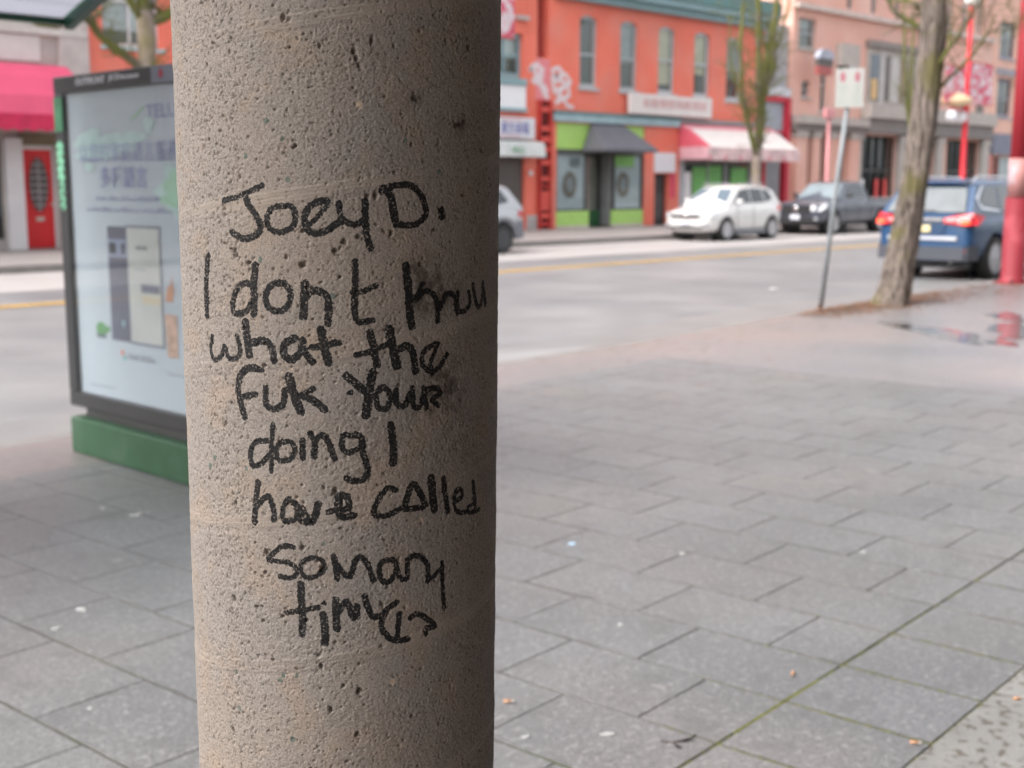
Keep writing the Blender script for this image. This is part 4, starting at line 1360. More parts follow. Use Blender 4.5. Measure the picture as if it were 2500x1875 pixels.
# sign board above the band
sb = bx("long_sign", mat("sign_pale_pink", (.72, .66, .64), .5, .05, 2), None, 36.62, 41.66, Y - .28, Y - .13, 4.06, 4.79, bevel=.02)
tag(sb, "long white sign board with red characters under the arched windows", "sign")
text_mesh("lettering", "金龍餐館海鮮酒家", mat("sign_red", (.70, .40, .40), .5), sb, (37.3, Y - .284, 4.32), (1, 0, 0), width=4.0, height=.33, depth=.01)

# green shop front
lime = mat("lime_paint", (.40, .64, .16), .5, .05)
dkgreen = mat("dark_green", (.02, .10, .035), .5, .1)
dark_fr = mat("dark_frame", (.08, .085, .08), .5)
curtain = mat("curtain_white", (.62, .61, .64), .9, .12, 9)
bcur = mat("curtain_brown", (.30, .25, .20), .9, .2, 9)
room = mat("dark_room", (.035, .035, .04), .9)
sf = thing("green_shopfront", "lime green shopfront with lace curtained windows and a black awning", "shopfront")
bx("fascia", lime, sf, 32.98, 34.9, Y + .04, Y + .12, 2.74, 3.62)
bx("fascia", lime, sf, 36.0, 37.82, Y + .04, Y + .12, 2.74, 3.62)
bx("fascia_middle", dark_fr, sf, 34.902, 35.998, Y + .05, Y + .12, 2.74, 3.62)
bx("yellow_edge", mat("yellow_edge", (.75, .5, .12), .5), sf, 32.952, 32.978, Y + .03, Y + .13, .1, 3.62)
bx("head_beam", dark_fr, sf, 32.98, 37.83, Y + .02, Y + .14, 2.62, 2.738)
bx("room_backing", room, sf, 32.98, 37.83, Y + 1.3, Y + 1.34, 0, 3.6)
for i, (x0, x1) in enumerate(((32.98, 34.62), (36.13, 37.82))):
    fb = MB().box(x0, x0 + .06, Y + .05, Y + .12, .60, 2.618).box(x1 - .07, x1, Y + .05, Y + .12, .60, 2.618).box(x0 + .06, x1 - .07, Y + .05, Y + .12, .60, .66).box(x0 + .06, x1 - .07, Y + .05, Y + .12, 2.56, 2.618)
    wf = fb.build("window_frame", dark_fr, sf)
    bx("pane", GLASS, wf, x0 + .06, x1 - .07, Y + .08, Y + .09, .66, 2.56)
    cv = MB()
    n_ = 26
    for q in range(n_):
        xa = x0 + .06 + (x1 - x0 - .13) * q / n_
        xb = x0 + .06 + (x1 - x0 - .13) * (q + 1) / n_
        cv.add([(xa, Y + .13 + .02 * (q % 2), .6), (xb, Y + .13 + .02 * ((q + 1) % 2), .6), (xb, Y + .13 + .02 * ((q + 1) % 2), 2.56), (xa, Y + .13 + .02 * (q % 2), 2.56)], [(0, 1, 2, 3)])
    cv.build("curtain", curtain, wf)
    ovm = MB()
    oc = [33.77, 36.72][i]
    ovm.prism([(oc + .36 * math.cos(2 * math.pi * j / 24), Y + .095, 1.52 + .46 * math.sin(2 * math.pi * j / 24)) for j in range(24)], (0, .006, 0))
    ovm.build("oval_picture", mat("oval_brown", (.24, .18, .14), .7, .35, 9), wf)
    ic = MB()
    ic.prism([(oc + .2 * math.cos(2 * math.pi * j / 20), Y + .091, 1.52 + .28 * math.sin(2 * math.pi * j / 20)) for j in range(20)], (0, .003, 0))
    ic.build("oval_centre", mat("oval_grey", (.33, .31, .32), .7, .3, 12), wf)
    if i:
        bx("green_sticker", mat("sticker_green", (.18, .45, .10), .5, .2, 8), wf, 36.2, 37.3, Y + .065, Y + .072, 2.16, 2.55)
    else:
        bx("small_sign", mat("sign_slate", (.10, .13, .14), .5), wf, 33.75, 34.28, Y + .065, Y + .072, 2.14, 2.45)
for x0, x1 in ((32.98, 34.72), (36.02, 37.83)):
    bx("lower_panel", lime, sf, x0, x1, Y + .03, Y + .10, .10, .598)
    bx("plinth", mat("plinth_cream", (.58, .52, .44), .7), sf, x0, x1, Y + .01, Y + .11, 0, .098)
dr = MB().box(34.80, 34.86, Y + .55, Y + .62, 0, 2.62).box(35.92, 35.98, Y + .55, Y + .62, 0, 2.62).box(34.86, 35.92, Y + .55, Y + .62, 2.55, 2.62)
dro = dr.build("door_frame", dark_fr, sf)
drr = bx("door", dkgreen, sf, 34.862, 35.918, Y + .56, Y + .60, .02, .60)
bx("pane", GLASS, drr, 34.862, 35.918, Y + .58, Y + .59, .602, 2.548)
bx("curtain", bcur, drr, 34.9, 35.9, Y + .68, Y + .69, .6, 2.5)
for q in range(3):
    bx("curtain_fold", mat("curtain_mid", (.30, .26, .22), .9), drr, 34.98 + q * .34, 35.1 + q * .34, Y + .66, Y + .675, .6, 2.4)
for x0 in (34.63, 36.0):
    bx("side_glass", mat("side_grey", (.24, .24, .24), .3), sf, x0, x0 + .08, Y + .13, Y + .6, .05, 2.61)
aw = MB()
bk = mat("awning_black", (.12, .12, .14), .6, .08)
yb, yf, zt, zb = Y - .02, 28.62, 3.66, 2.76
# mitred hood: front slope and two sloping ends
P0, P1, P2, P3 = (34.75, yb, zt), (36.5, yb, zt), (37.25, yf, zb), (34.30, yf, zb)
aw.add([P0, P1, P2, P3, (34.30, yf, zb - .1), (37.25, yf, zb - .1), (34.30, yb, zb), (37.25, yb, zb), (34.30, yb, zb - .1), (37.25, yb, zb - .1)],
       [(0, 1, 2, 3), (3, 2, 5, 4), (0, 3, 6), (1, 7, 2), (3, 4, 8, 6), (2, 7, 9, 5)])
aw.build("awning", bk, sf)
tag(sf, None)

# door with white board beside the green shop
bx("white_board", mat("board_white", (.72, .72, .75), .5, .02), rc, 38.38, 39.64, Y - .08, Y - .003, 1.97, 2.70)
bd = bx("side_door", mat("door_black", (.03, .028, .03), .5), rc, 38.47, 39.35, Y + .2, Y + .25, 0, 1.91)
bx("door_panel", mat("door_panel_grey", (.06, .055, .055), .5), bd, 38.6, 39.22, Y + .185, Y + .198, .25, 1.2)
bx("red_poster", mat("poster_red", (.62, .05, .1), .5), rc, 39.40, 39.72, Y - .03, Y - .003, 1.0, 1.94)

# shop under the red and white awning
ns = thing("noodle_shopfront", "small shopfront with green window posters under a red and white awning", "shopfront")
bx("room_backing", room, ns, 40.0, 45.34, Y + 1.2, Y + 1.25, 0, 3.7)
shg2 = mat("shop_grey", (.40, .41, .44), .6, .06)
bx("side_post", shg2, ns, 40.02, 40.35, Y + .02, Y + .16, 0, 3.0)
bx("side_post", mat("post_pale", (.55, .52, .52), .6), ns, 44.9, 45.33, Y + .02, Y + .16, 0, 3.0)
bx("transom", mat("transom_brown", (.22, .19, .18), .7), ns, 40.351, 44.899, Y + .05, Y + .16, 2.32, 3.0)
bx("fascia", shg2, ns, 40.02, 45.33, Y + .02, Y + .2, 3.001, 3.75)
nf = MB()
for x in (40.36, 41.95, 43.1, 44.8):
    nf.box(x, x + .09, Y + .08, Y + .15, .4, 2.318)
nfo = nf.build("window_frame", mat("frame_alu", (.3, .3, .31), .4, metal=.4), ns)
bx("pane", GLASS, nfo, 40.45, 44.8, Y + .12, Y + .13, .4, 2.318)
bx("lower_panel", mat("panel_grey2", (.42, .40, .40), .6), ns, 40.36, 44.9, Y + .06, Y + .15, 0, .398)
gpost = mat("poster_green", (.17, .47, .13), .6, .15, 5)
for (a, b, c, e) in ((41.0, 41.93, .9, 2.2), (42.05, 42.95, 1.0, 2.25), (43.6, 44.75, .9, 2.2)):
    bx("green_poster", gpost, nfo, a, b, Y + .1, Y + .112, c, e)
bx("pale_curtain", mat("curtain_pinkgrey", (.42, .38, .38), .8), nfo, 43.2, 43.58, Y + .2, Y + .21, .4, 2.3)
bx("notice", whm, ns, 40.36, 40.7, Y - .05, Y + .018, .9, 2.0)
AX0, AX1 = 39.92, 46.2
yf2 = 28.35
pinka = mat("awning_pink_red", (.68, .12, .17), .6, .06)
whitea = mat("awning_white", (.74, .69, .66), .6, .05)
an = MB()
an.prism([(AX0, Y - .02, 3.84), (AX1, Y - .02, 3.84), (AX1, Y - .36, 3.62), (AX0, Y - .36, 3.62)], (0, -.008, -.012))
ao = an.build("awning", mat("awning_pink", (.72, .30, .34), .6, .06), ns)
an = MB()
an.prism([(AX0 + .25, Y - .361, 3.618), (AX1, Y - .361, 3.618), (AX1, yf2, 2.93), (AX0 + .25, yf2, 2.93)], (0, -.008, -.012))
an.build("awning_slope", whitea, ao)
an = MB()
an.prism([(AX0, Y - .361, 3.618), (AX0 + .249, Y - .361, 3.618), (AX0 + .249, yf2, 2.93), (AX0, yf2, 2.93)], (0, -.008, -.012))
an.build("awning_slope_edge", pinka, ao)
an = MB().prism([(AX0 - .012, Y - .02, 3.84), (AX0 - .012, Y - .36, 3.62), (AX0 - .012, yf2, 2.93), (AX0 - .012, Y - .02, 2.93)], (.011, 0, 0))
an.build("awning_end", pinka, ao)
vl = MB()
x = AX0
k = 0
while x < AX1 - .1:
    vl.prism([(x, yf2 - .01, 2.915), (x + .36, yf2 - .01, 2.915), (x + .36, yf2 - .01, 2.48), (x + .27, yf2 - .01, 2.42), (x + .09, yf2 - .01, 2.42), (x, yf2 - .01, 2.48)], (0, .01, 0))
    x += .362
vl.build("valance", mat("valance_pink_white", (.70, .50, .50), .6, .25, 2.2), ao)
vr = MB()
x = AX0 + .1
while x < AX1 - .3:
    vr.box(x, x + .12, yf2 - .016, yf2 - .011, 2.44, 2.62)
    x += 1.02
vr.build("valance_red_mark", pinka, ao)
ve = MB().box(AX0 - .012, AX0 - .002, yf2, Y - .05, 2.46, 2.928)
ve.build("valance_end", mat("valance_end_pink", (.66, .38, .42), .6), ao)
text_mesh("awning_text", "麵家", mat("text_faded", (.62, .5, .47), .6), ao, (41.7, yf2 - .02, 2.98), (1, 0, 0), width=1.5, height=.1, depth=.004)

# narrow blue grey shop between red posts
nb = thing("narrow_shop", "narrow blue grey shopfront framed by thick red posts", "shopfront")
bluegrey = mat("blue_grey_glass", (.33, .38, .43), .4, .06)
redp = mat("post_red", (.50, .02, .045), .5, .06)
bx("wall", mat("narrow_wall", (.40, .40, .42), .7), nb, 45.63, 47.74, Y + .2, Y + 9, 0, 8.1)
bx("post", redp, nb, 45.66, 45.84, Y - .1, Y + .19, 0, 2.6)
bx("post", redp, nb, 47.28, 47.6, Y - .14, Y + .19, 0, 5.1)
bx("cross_beam", redp, nb, 45.66, 47.279, Y - .12, Y + .15, 4.92, 5.15)
bx("cross_beam", redp, nb, 45.85, 47.279, Y - .08, Y + .15, 3.62, 3.72)
bx("upper_panel", bluegrey, nb, 45.85, 47.27, Y + .05, Y + .19, 3.73, 4.91)
bx("upper_panel", bluegrey, nb, 45.85, 47.27, Y + .05, Y + .19, 2.5, 3.61)
bx("top_panel", mat("white_cap", (.62, .63, .68), .5), nb, 45.7, 47.6, Y - .1, Y + .18, 5.16, 5.5)
bx("door", mat("grey_door", (.27, .28, .30), .5), nb, 45.9, 47.2, Y + .08, Y + .19, 0, 2.49)

# --- pink stone building with grey ground floor
pkm = mat("pink_brick", (.70, .40, .325), .8, .05, .7, bump=.2, bscale=10, col2=(.72, .47, .40), c2scale=.4, c2lo=.45, c2hi=.65)
stn = mat("grey_stone", (.44, .40, .37), .75, .08, 2, bump=.15)
stnd = mat("grey_stone_dark", (.22, .20, .19), .75, .08, 2)
pb = thing("pink_stone_building", "tall pink building with grey stone bays and a dark glazed ground floor", "building")
openings = [(48.87, 49.33, 0, 3.68), (49.97, 50.72, 0, 3.7), (52.1, 52.52, 0, 3.72), (53.6, 57.2, 0, 3.76), (59.9, 61.15, 0, 3.76), (62.6, 66.3, 0, 3.76),
            (50.08, 50.68, 4.66, 6.9, .2), (48.55, 49.27, 5.22, 5.9), (48.2, 49.6, 7.25, 8.5), (51.45, 52.6, 6.4, 7.4)]
up = []
for x0 in (52.1, 54.25, 56.5, 60.2, 62.0, 63.6, 65.4):
    up.append((x0, x0 + .62, 9.2, 11.6))
    up.append((x0, x0 + .62, 12.8, 15.0))
openings2 = openings + [(60.2, 61.9, 5.2, 7.4), (63.8, 65.0, 5.2, 7.4), (65.7, 66.95, 5.0, 7.4)]
wall_mesh(47.76, 67.28, 0, 17, Y, .4, openings2 + up, "wall", pkm, pb)
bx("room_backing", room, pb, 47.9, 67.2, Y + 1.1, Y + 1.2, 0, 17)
for h in [(60.2, 61.9, 5.2, 7.4), (63.8, 65.0, 5.2, 7.4), (65.7, 66.95, 5.0, 7.4), (50.08, 50.68, 4.66, 6.9), (48.55, 49.27, 5.22, 5.9), (48.2, 49.6, 7.25, 8.5), (51.45, 52.6, 6.4, 7.4)]:
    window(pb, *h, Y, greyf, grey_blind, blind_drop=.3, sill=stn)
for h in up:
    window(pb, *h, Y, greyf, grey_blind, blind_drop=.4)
bx("ledge", stn, pb, 47.77, 53.7, Y - .5, Y - .003, 4.08, 4.42)
bx("ledge_moulding", stnd, pb, 47.77, 53.7, Y - .32, Y - .003, 3.80, 4.078)
bx("ledge", stn, pb, 53.71, 67.2, Y - .55, Y - .003, 4.52, 5.15)
bx("ledge_moulding", stnd, pb, 53.71, 67.2, Y - .36, Y - .003, 3.86, 4.518)
bx("ledge", mat("ledge_pale", (.58, .48, .44), .7), pb, 47.77, 67.2, Y - .25, Y - .003, 8.85, 9.05)
for x0, x1, mm in ((48.0, 48.85, pkm), (49.35, 49.95, pkm), (50.74, 51.3, pkm), (52.54, 53.34, pkm), (53.36, 53.58, stn), (57.22, 58.4, stn), (58.9, 59.85, stn), (61.17, 61.85, stn), (66.32, 67.2, stn)):
    col_ = bx("pier", mm, pb, x0, x1, Y - .22, Y - .003, 0, 3.798)
    bx("pier_cap", stn, col_, x0 - .05, x1 + .05, Y - .27, Y - .005, 3.5, 3.795)
# glazing bars of the dark ground floor
for x0, x1, n_ in ((53.6, 57.2, 5), (62.6, 66.3, 5), (59.9, 61.15, 2), (49.97, 50.72, 1), (48.87, 49.33, 1)):
    gb_ = MB()
    for q in range(n_ + 1):
        xx = x0 + (x1 - x0 - .08) * q / n_
        gb_.box(xx, xx + .08, Y + .15, Y + .22, 0, 3.7)
    gb_.box(x0, x1, Y + .14, Y + .23, 2.1, 2.22)
    go_ = gb_.build("glazing_bars", mat("bars_dark", (.045, .045, .045), .5), pb)
    bx("pane", GLASS, go_, x0 + .002, x1 - .002, Y + .24, Y + .25, .01, 3.69)
for xx, mm in ((54.1, whit), (55.5, mat("poster_red2", (.6, .05, .05), .5)), (56.3, mat("poster_red2"))):
    bx("door_poster", mm, pb, xx, xx + .35, Y + .1, Y + .13, .9, 1.75)
for xx in (54.5, 55.45, 56.3):
    bx("inner_blind", mat("blind_dim", (.26, .24, .25), .8), pb, xx, xx + .32, Y + .4, Y + .42, 2.3, 3.6)
# two storey stone bay window
bay = bx("bay", stn, pb, 54.0, 58.95, Y - .12, Y - .002, 5.16, 7.7)
bx("bay_cornice", stnd, bay, 53.9, 59.05, Y - .3, Y - .004, 7.701, 7.98)
for x0, x1, mm in ((54.2, 55.0, mat("bay_glass_blue", (.12, .15, .18), .2)), (55.5, 56.0, mat("bay_glass_dark", (.08, .06, .055), .2)), (56.95, 57.4, mat("bay_curtain", (.26, .19, .14), .6)), (57.85, 58.35, mat("bay_glass_dark"))):
    w_ = bx("bay_window", mm, bay, x0, x1, Y - .15, Y - .122, 5.35, 7.4)
bx("yellow_blind", mat("blind_yellow", (.62, .42, .2), .7), bay, 54.25, 54.8, Y - .17, Y - .152, 5.38, 6.3)
bx("bay_mullion", mat("mullion_pale", (.48, .46, .45), .6), bay, 56.1, 56.9, Y - .17, Y - .122, 5.3, 7.4)
for x0 in (55.06, 58.4):
    bx("bay_mullion", mat("mullion_pale"), bay, x0, x0 + .38, Y - .19, Y - .122, 5.17, 7.6)
bx("grey_oriel", stn, pb, 51.3, 52.9, Y - .3, Y - .003, 6.7, 7.65)
bx("parapet", stn, pb, 47.77, 67.2, Y - .4, Y - .003, 16.4, 17.2)

# lantern shaped projecting sign on the pink building
ls = thing("projecting_sign", "dark projecting shop sign with a pale blue cap and red lower panel", "sign")
bx("panel", mat("sign_black", (.10, .09, .085), .5), ls, 48.35, 49.55, Y - .9, Y - .75, 6.45, 6.75)
bx("red_panel", mat("sign_red2", (.38, .09, .08), .5), ls, 48.35, 49.5, Y - .91, Y - .75, 6.1, 6.448)
cpm = MB().prism([(48.3, Y - .95, 6.76), (49.6, Y - .95, 6.76), (49.45, Y - .95, 7.05), (49.2, Y - .95, 7.15), (48.7, Y - .95, 7.15), (48.45, Y - .95, 7.05)], (0, .22, 0))
cpm.build("cap", mat("cap_blue", (.36, .38, .46), .5), ls)
bx("bracket", mat("bracket_dark", (.05, .05, .05), .5), ls, 48.9, 48.98, Y - .749, Y - .42, 6.6, 6.68)

# --- pink brick building at the far right and plainer ones along the street
eb = thing("salmon_brick_building", "salmon brick building with slate blue shopfront at the right edge", "building")
hs_ = [(68.2, 70.2, 5.1, 7.15), (68.2, 70.3, 8.2, 10.1), (72.5, 74.5, 5.1, 7.15), (72.5, 74.5, 8.2, 10.1), (68.1, 79, .3, 3.0)]
wall_mesh(67.3, 84, 0, 14, Y, .3, hs_, "wall", mat("salmon_brick", (.74, .45, .36), .8, .06, .8, bump=.2, bscale=10), eb)
for h in hs_[:4]:
    window(eb, *h, Y, mat("slate_frame", (.22, .22, .27), .6), grey_blind, mull=(.5,), sill=mat("slate_sill", (.35, .35, .4), .6), fw=.14)
bx("lintel", mat("lintel_slate", (.30, .28, .32), .6), eb, 67.9, 70.6, Y - .1, Y - .003, 7.3, 7.65)
bx("fascia", mat("fascia_slate", (.17, .18, .24), .5), eb, 67.6, 83, Y - .2, Y - .003, 3.1, 4.2)
bx("shop_glass", mat("shop_pale_glass", (.38, .44, .45), .3, .1), eb, 69.2, 79, Y + .1, Y + .15, .3, 3.0)
bx("shop_dark", mat("shop_dark_red", (.16, .04, .03), .6), eb, 68.1, 69.19, Y + .1, Y + .15, .3, 3.0)
bx("red_post", mat("post_red_dull", (.5, .08, .06), .6), eb, 67.4, 67.75, Y - .1, Y - .003, 0, 3.09)
tb = thing("brick_block", "plain tan brick block farther down the street", "building")
hh = [(86 + 3 * i, 87.3 + 3 * i, z, z + 1.8) for i in range(14) for z in (5, 8.5)]
wall_mesh(84.02, 135, 0, 13, Y, .3, hh, "wall", mat("tan_brick", (.42, .33, .27), .8), tb)
for h in hh[:8]:
    window(tb, *h, Y, greyf, grey_blind)
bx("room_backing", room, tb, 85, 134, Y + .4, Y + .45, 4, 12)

# ------------------------------------------------------------------ vehicles
tyre_m = mat("tyre_rubber", (.018, .018, .018), .75, .1)
rim_m = mat("alloy_rim", (.45, .45, .47), .32, .05, metal=.8)
rim_d = mat("alloy_dark", (.04, .042, .048), .5, .05)
car_glass = mat("car_glass", (.03, .036, .04), .04, .05, spec=.8)
trim_black = mat("trim_black", (.02, .02, .022), .5, .05)
chrome = mat("chrome_trim", (.7, .7, .72), .18, .02, metal=.95)
lamp_clear = mat("lamp_clear", (.62, .64, .66), .12, .1, 20, metal=.3)
lamp_red = mat("lamp_red", (.50, .012, .02), .15, .1, 10)
plate_m = mat("number_plate", (.62, .64, .7), .4, .05)


def wheel(parent, x, y, r, side, w=.23, rim=rim_m, spokes=5):
    Mx = Matrix.Translation((x, y, r)) @ Matrix.Rotation(-side * math.pi / 2, 4, 'X')
    t = MB().lathe([(r * .62, -w), (r * .93, -w), (r, -w + .03), (r, -.03), (r * .94, 0), (r * .70, .004), (r * .66, -.03), (r * .64, -w * .5)], 28, Mx)
    o = t.build("wheel", tyre_m, parent, smooth=True)
    rm = MB().lathe([(r * .70, -.02), (r * .70, -.008), (r * .64, -.004), (r * .6, -.05), (r * .30, -.075), (r * .1, -.06)], 28, Mx)
    ro = rm.build("rim", rim_d, o, smooth=True)
    sp_ = MB()
    for k in range(spokes):
        a = 2 * math.pi * k / spokes + .3
        A = Matrix.Rotation(a, 4, 'Z')
        sp_.add([(Mx @ A @ Vector(p)) for p in [(.03, -.04 * r * 2, -.02), (r * .66, -.026 * r * 3, -.012), (r * .66, .026 * r * 3, -.012), (.03, .04 * r * 2, -.02), (.03, -.04 * r * 2, -.05), (r * .66, -.026 * r * 3, -.045), (r * .66, .026 * r * 3, -.045), (.03, .04 * r * 2, -.05)]],
                [(0, 1, 2, 3), (7, 6, 5, 4), (0, 4, 5, 1), (1, 5, 6, 2), (2, 6, 7, 3), (3, 7, 4, 0)])
    sp_.lathe([(.0, -.04), (r * .17, -.04), (r * .17, -.008), (r * .12, -.002)], 14, Mx)
    rimlip = [(r * .66, -.03), (r * .705, -.01), (r * .72, .006), (r * .69, .006), (r * .655, -.012)]
    sp_.lathe(rimlip, 28, Mx)
    sp_.build("spokes", rim, o)
    return o


def ring_body(x, zb, zt, w, crown=.03, tuck=.06):
    h_ = zt - zb
    half = [(0, zb), (w * .78, zb), (w * .95, zb + .10), (w, zb + .42 * h_), (w * .985, zt - .16), (w * .93, zt - .04), (w * .80, zt), (0, zt + crown)]
    left = [(-y, z) for y, z in half[1:-1]][::-1]
    return [Vector((x, y, z)) for y, z in half] + [Vector((x, y, z)) for y, z in left]


def car_shell(parent, stations, paint, wheels, wr, W, name="body"):
    mb_ = MB()
    mb_.loft([ring_body(*s) for s in stations])
    o = mb_.build(name, paint)
    ss = o.modifiers.new("sub", 'SUBSURF')
    ss.levels = ss.render_levels = 2
    cut = MB()
    for wx in wheels:
        Mx = Matrix.Translation((wx, 0, wr)) @ Matrix.Rotation(math.pi / 2, 4, 'X')
        cut.lathe([(wr * 1.17, -W), (wr * 1.17, -W / 2 + .34)], 32, Mx)
        cut.lathe([(wr * 1.17, W / 2 - .34), (wr * 1.17, W)], 32, Mx)
    c = cut.build("cutter", paint)
    bo = o.modifiers.new("cut", 'BOOLEAN')
    bo.operation = 'DIFFERENCE'
    bo.object = c
    bo.solver = 'EXACT'
    dg = bpy.context.evaluated_depsgraph_get()
    me = bpy.data.meshes.new_from_object(o.evaluated_get(dg))
    bpy.data.objects.remove(o)
    bpy.data.objects.remove(c)
    b_ = bpy.data.objects.new(name, me)
    COL.objects.link(b_)
    b_.parent = parent
    me.materials.clear()
    me.materials.append(paint)
    for p in me.polygons:
        p.use_smooth = True
        p.material_index = 0
    me.set_sharp_from_angle(angle=R(38))
    for wx in wheels:
        for s in (-1, 1):
            liner = MB()
            Mx = Matrix.Translation((wx, s * (W / 2 - .36), wr)) @ Matrix.Rotation(-s * math.pi / 2, 4, 'X')
            liner.lathe([(wr * 1.16, 0), (wr * 1.16, .05)], 24, Mx)
            liner.build("arch_liner", trim_black, parent)
    return b_


class Cabin:
    """greenhouse with tumblehome; windows sit 6 mm proud of its flat sides"""
    def __init__(s, parent, paint, st, wb, wr_, zb, H, name="cabin"):
        s.wb, s.wr, s.zb, s.H, s.p = wb, wr_, zb, H, parent
        s.zt = H - .07
        rings = []
        for x, z in st:
            zt = z - .06
            y1 = s.y(zt) if z > zb + .1 else wb
            rings.append([Vector(q) for q in ((x, 0, zb - .12), (x, wb, zb - .12), (x, wb, zb), (x, y1, max(zt, zb + .004)), (x, y1 * .86, max(z - .01, zb + .006)), (x, 0, z + .015),
                                              (x, -y1 * .86, max(z - .01, zb + .006)), (x, -y1, max(zt, zb + .004)), (x, -wb, zb), (x, -wb, zb - .12))])
        m_ = MB()
        m_.loft(rings)
        o = m_.build(name, paint, parent, smooth=True, bevel=0)
        o.data.set_sharp_from_angle(angle=R(35))
        s.o = o

    def y(s, z):
        return s.wb + (s.wr - s.wb) * (z - s.zb) / (s.zt - s.zb)

    def side(s, poly, m=None, name="side_window", proud=.008):
        for sg_ in (-1, 1):
            pts = [(x, sg_ * (s.y(z) + .001), z) for x, z in poly]
            mb_ = MB().prism(pts, (0, sg_ * proud, 0))
            mb_.build(name, m or car_glass, s.p)

    def glass(s, a, b, wa, wb_, name, m=None, push=(0, 0, 0)):
        """quad pane between line a (x,z) at bottom and b at top"""
        n = Vector((b[0] - a[0], 0, b[1] - a[1])).cross(Vector((0, 1, 0))).normalized()
        if (n.x > 0) != (a[0] > (s.st_mid if hasattr(s, 'st_mid') else 2)):
            n = -n
        P = [Vector((a[0], -wa, a[1])), Vector((a[0], wa, a[1])), Vector((b[0], wb_, b[1])), Vector((b[0], -wb_, b[1]))]
        P = [p + n * .012 for p in P]
        MB().prism(P, n * .008).build(name, m or car_glass, s.p)


def add_mirrors(parent, x, y, z, m):
    for s in (-1, 1):
        mb_ = MB()
        Mx = Matrix.Translation((x, s * (y + .10), z)) @ Matrix.Diagonal((.07, .11, .075, 1))
        mb_.lathe([(.2, -1), (.8, -.8), (1, -.2), (1, .3), (.75, .85), (.2, 1)], 12, Mx)
        mb_.build("mirror", m, parent, smooth=True)


def seams(parent, xs_, z0, z1, y, m):
    for x in xs_:
        for s in (-1, 1):
            MB().box(x, x + .008, s * y - .004, s * y + .004, z0, z1).build("door_gap", m, parent)


# --- white compact suv, facing left, far kerb
wpaint = mat("paint_white", (.62, .61, .60), .3, .02, 1, coat=.6)
WS = thing("parked_suv", "white compact SUV parked at the far kerb facing left", "car", "cars parked along the far kerb", (31.02, 22.78, -.145))
L_, W_ = 4.0, 1.78
car_shell(WS, [(0.02, .42, .68, .60, .01), (.05, .30, .80, .74, .02), (.22, .24, .90, .84, .03), (.8, .22, 1.00, .885, .05), (1.15, .22, 1.06, .89, .03), (2.2, .22, 1.07, .89, .02), (3.2, .22, 1.09, .89, .02), (3.75, .26, 1.09, .87, .02), (3.93, .32, 1.05, .80, .01), (3.98, .42, .95, .70, .01)], wpaint, (.92, 3.38), .345, W_)
cbn = Cabin(WS, wpaint, [(.98, 1.06), (1.62, 1.56), (1.9, 1.62), (2.6, 1.655), (3.3, 1.62), (3.62, 1.53), (3.93, 1.08)], .80, .63, 1.06, 1.66)
cbn.st_mid = 2
cbn.glass((1.06, 1.10), (1.60, 1.53), .72, .58, "windscreen", mat("screen_sky", (.10, .13, .16), .06))
cbn.glass((3.93, 1.14), (3.68, 1.5), .66, .56, "rear_window")
cbn.side([(1.36, 1.12), (1.80, 1.50), (2.28, 1.555), (2.28, 1.12)])
cbn.side([(2.34, 1.12), (2.34, 1.558), (2.95, 1.55), (3.02, 1.14)])
cbn.side([(3.08, 1.14), (3.02, 1.545), (3.34, 1.50), (3.50, 1.30), (3.48, 1.22)])
for wx in (.92, 3.38):
    for s in (-1, 1):
        wheel(WS, wx, s * .885, .345, s)
add_mirrors(WS, 1.42, .86, 1.16, wpaint)
bx("grille", mat("grille_dark", (.08, .085, .10), .3, metal=.3), WS, -.012, .1, -.50, .50, .70, .80)
bx("grille_bar", chrome, WS, -.02, .02, -.50, .50, .742, .756)
MB().lathe([(.07, 0), (.075, .01), (.06, .02)], 16, Matrix.Translation((-.02, 0, .75)) @ Matrix.Rotation(-math.pi / 2, 4, 'Y')).build("emblem", chrome, WS)
bx("lower_intake", trim_black, WS, -.012, .08, -.62, .62, .38, .44)
bx("number_plate", plate_m, WS, -.03, -.01, -.18, .18, .49, .60)
for s in (-1, 1):
    MB().prism([(.03, s * .54, .70), (.03, s * .54, .82), (.20, s * .80, .87), (.40, s * .885, .88), (.36, s * .888, .78), (.14, s * .80, .70)], (-.03, 0, .0)).build("headlight", lamp_clear, WS)
    MB().prism([(3.92, s * .60, .86), (3.92, s * .60, 1.0), (3.74, s * .865, 1.03), (3.70, s * .885, .88)], (.05, s * .01, 0)).build("tail_light", lamp_red, WS)
    MB().tube([(1.7, s * .60, 1.60), (1.8, s * .60, 1.69), (3.1, s * .60, 1.70), (3.25, s * .60, 1.64)], .014, 6).build("roof_rail", chrome, WS)
    bx("sill_trim", mat("trim_grey", (.16, .17, .19), .6), WS, 1.35, 2.98, s * .865 - .03, s * .865 + .03, .20, .32)
    bx("fog_light", mat("fog_dark", (.25, .25, .27), .4), WS, .03, .10, s * .68 - .09, s * .68 + .09, .43, .52)
    for xh in (2.05, 2.85):
        bx("door_handle", wpaint, WS, xh, xh + .16, s * .905 - .012, s * .905 + .012, .93, .955)
seams(WS, (1.42, 2.30), .34, 1.06, .893, trim_black)
bx("underside", trim_black, WS, .3, 3.75, -.7, .7, .17, .30)

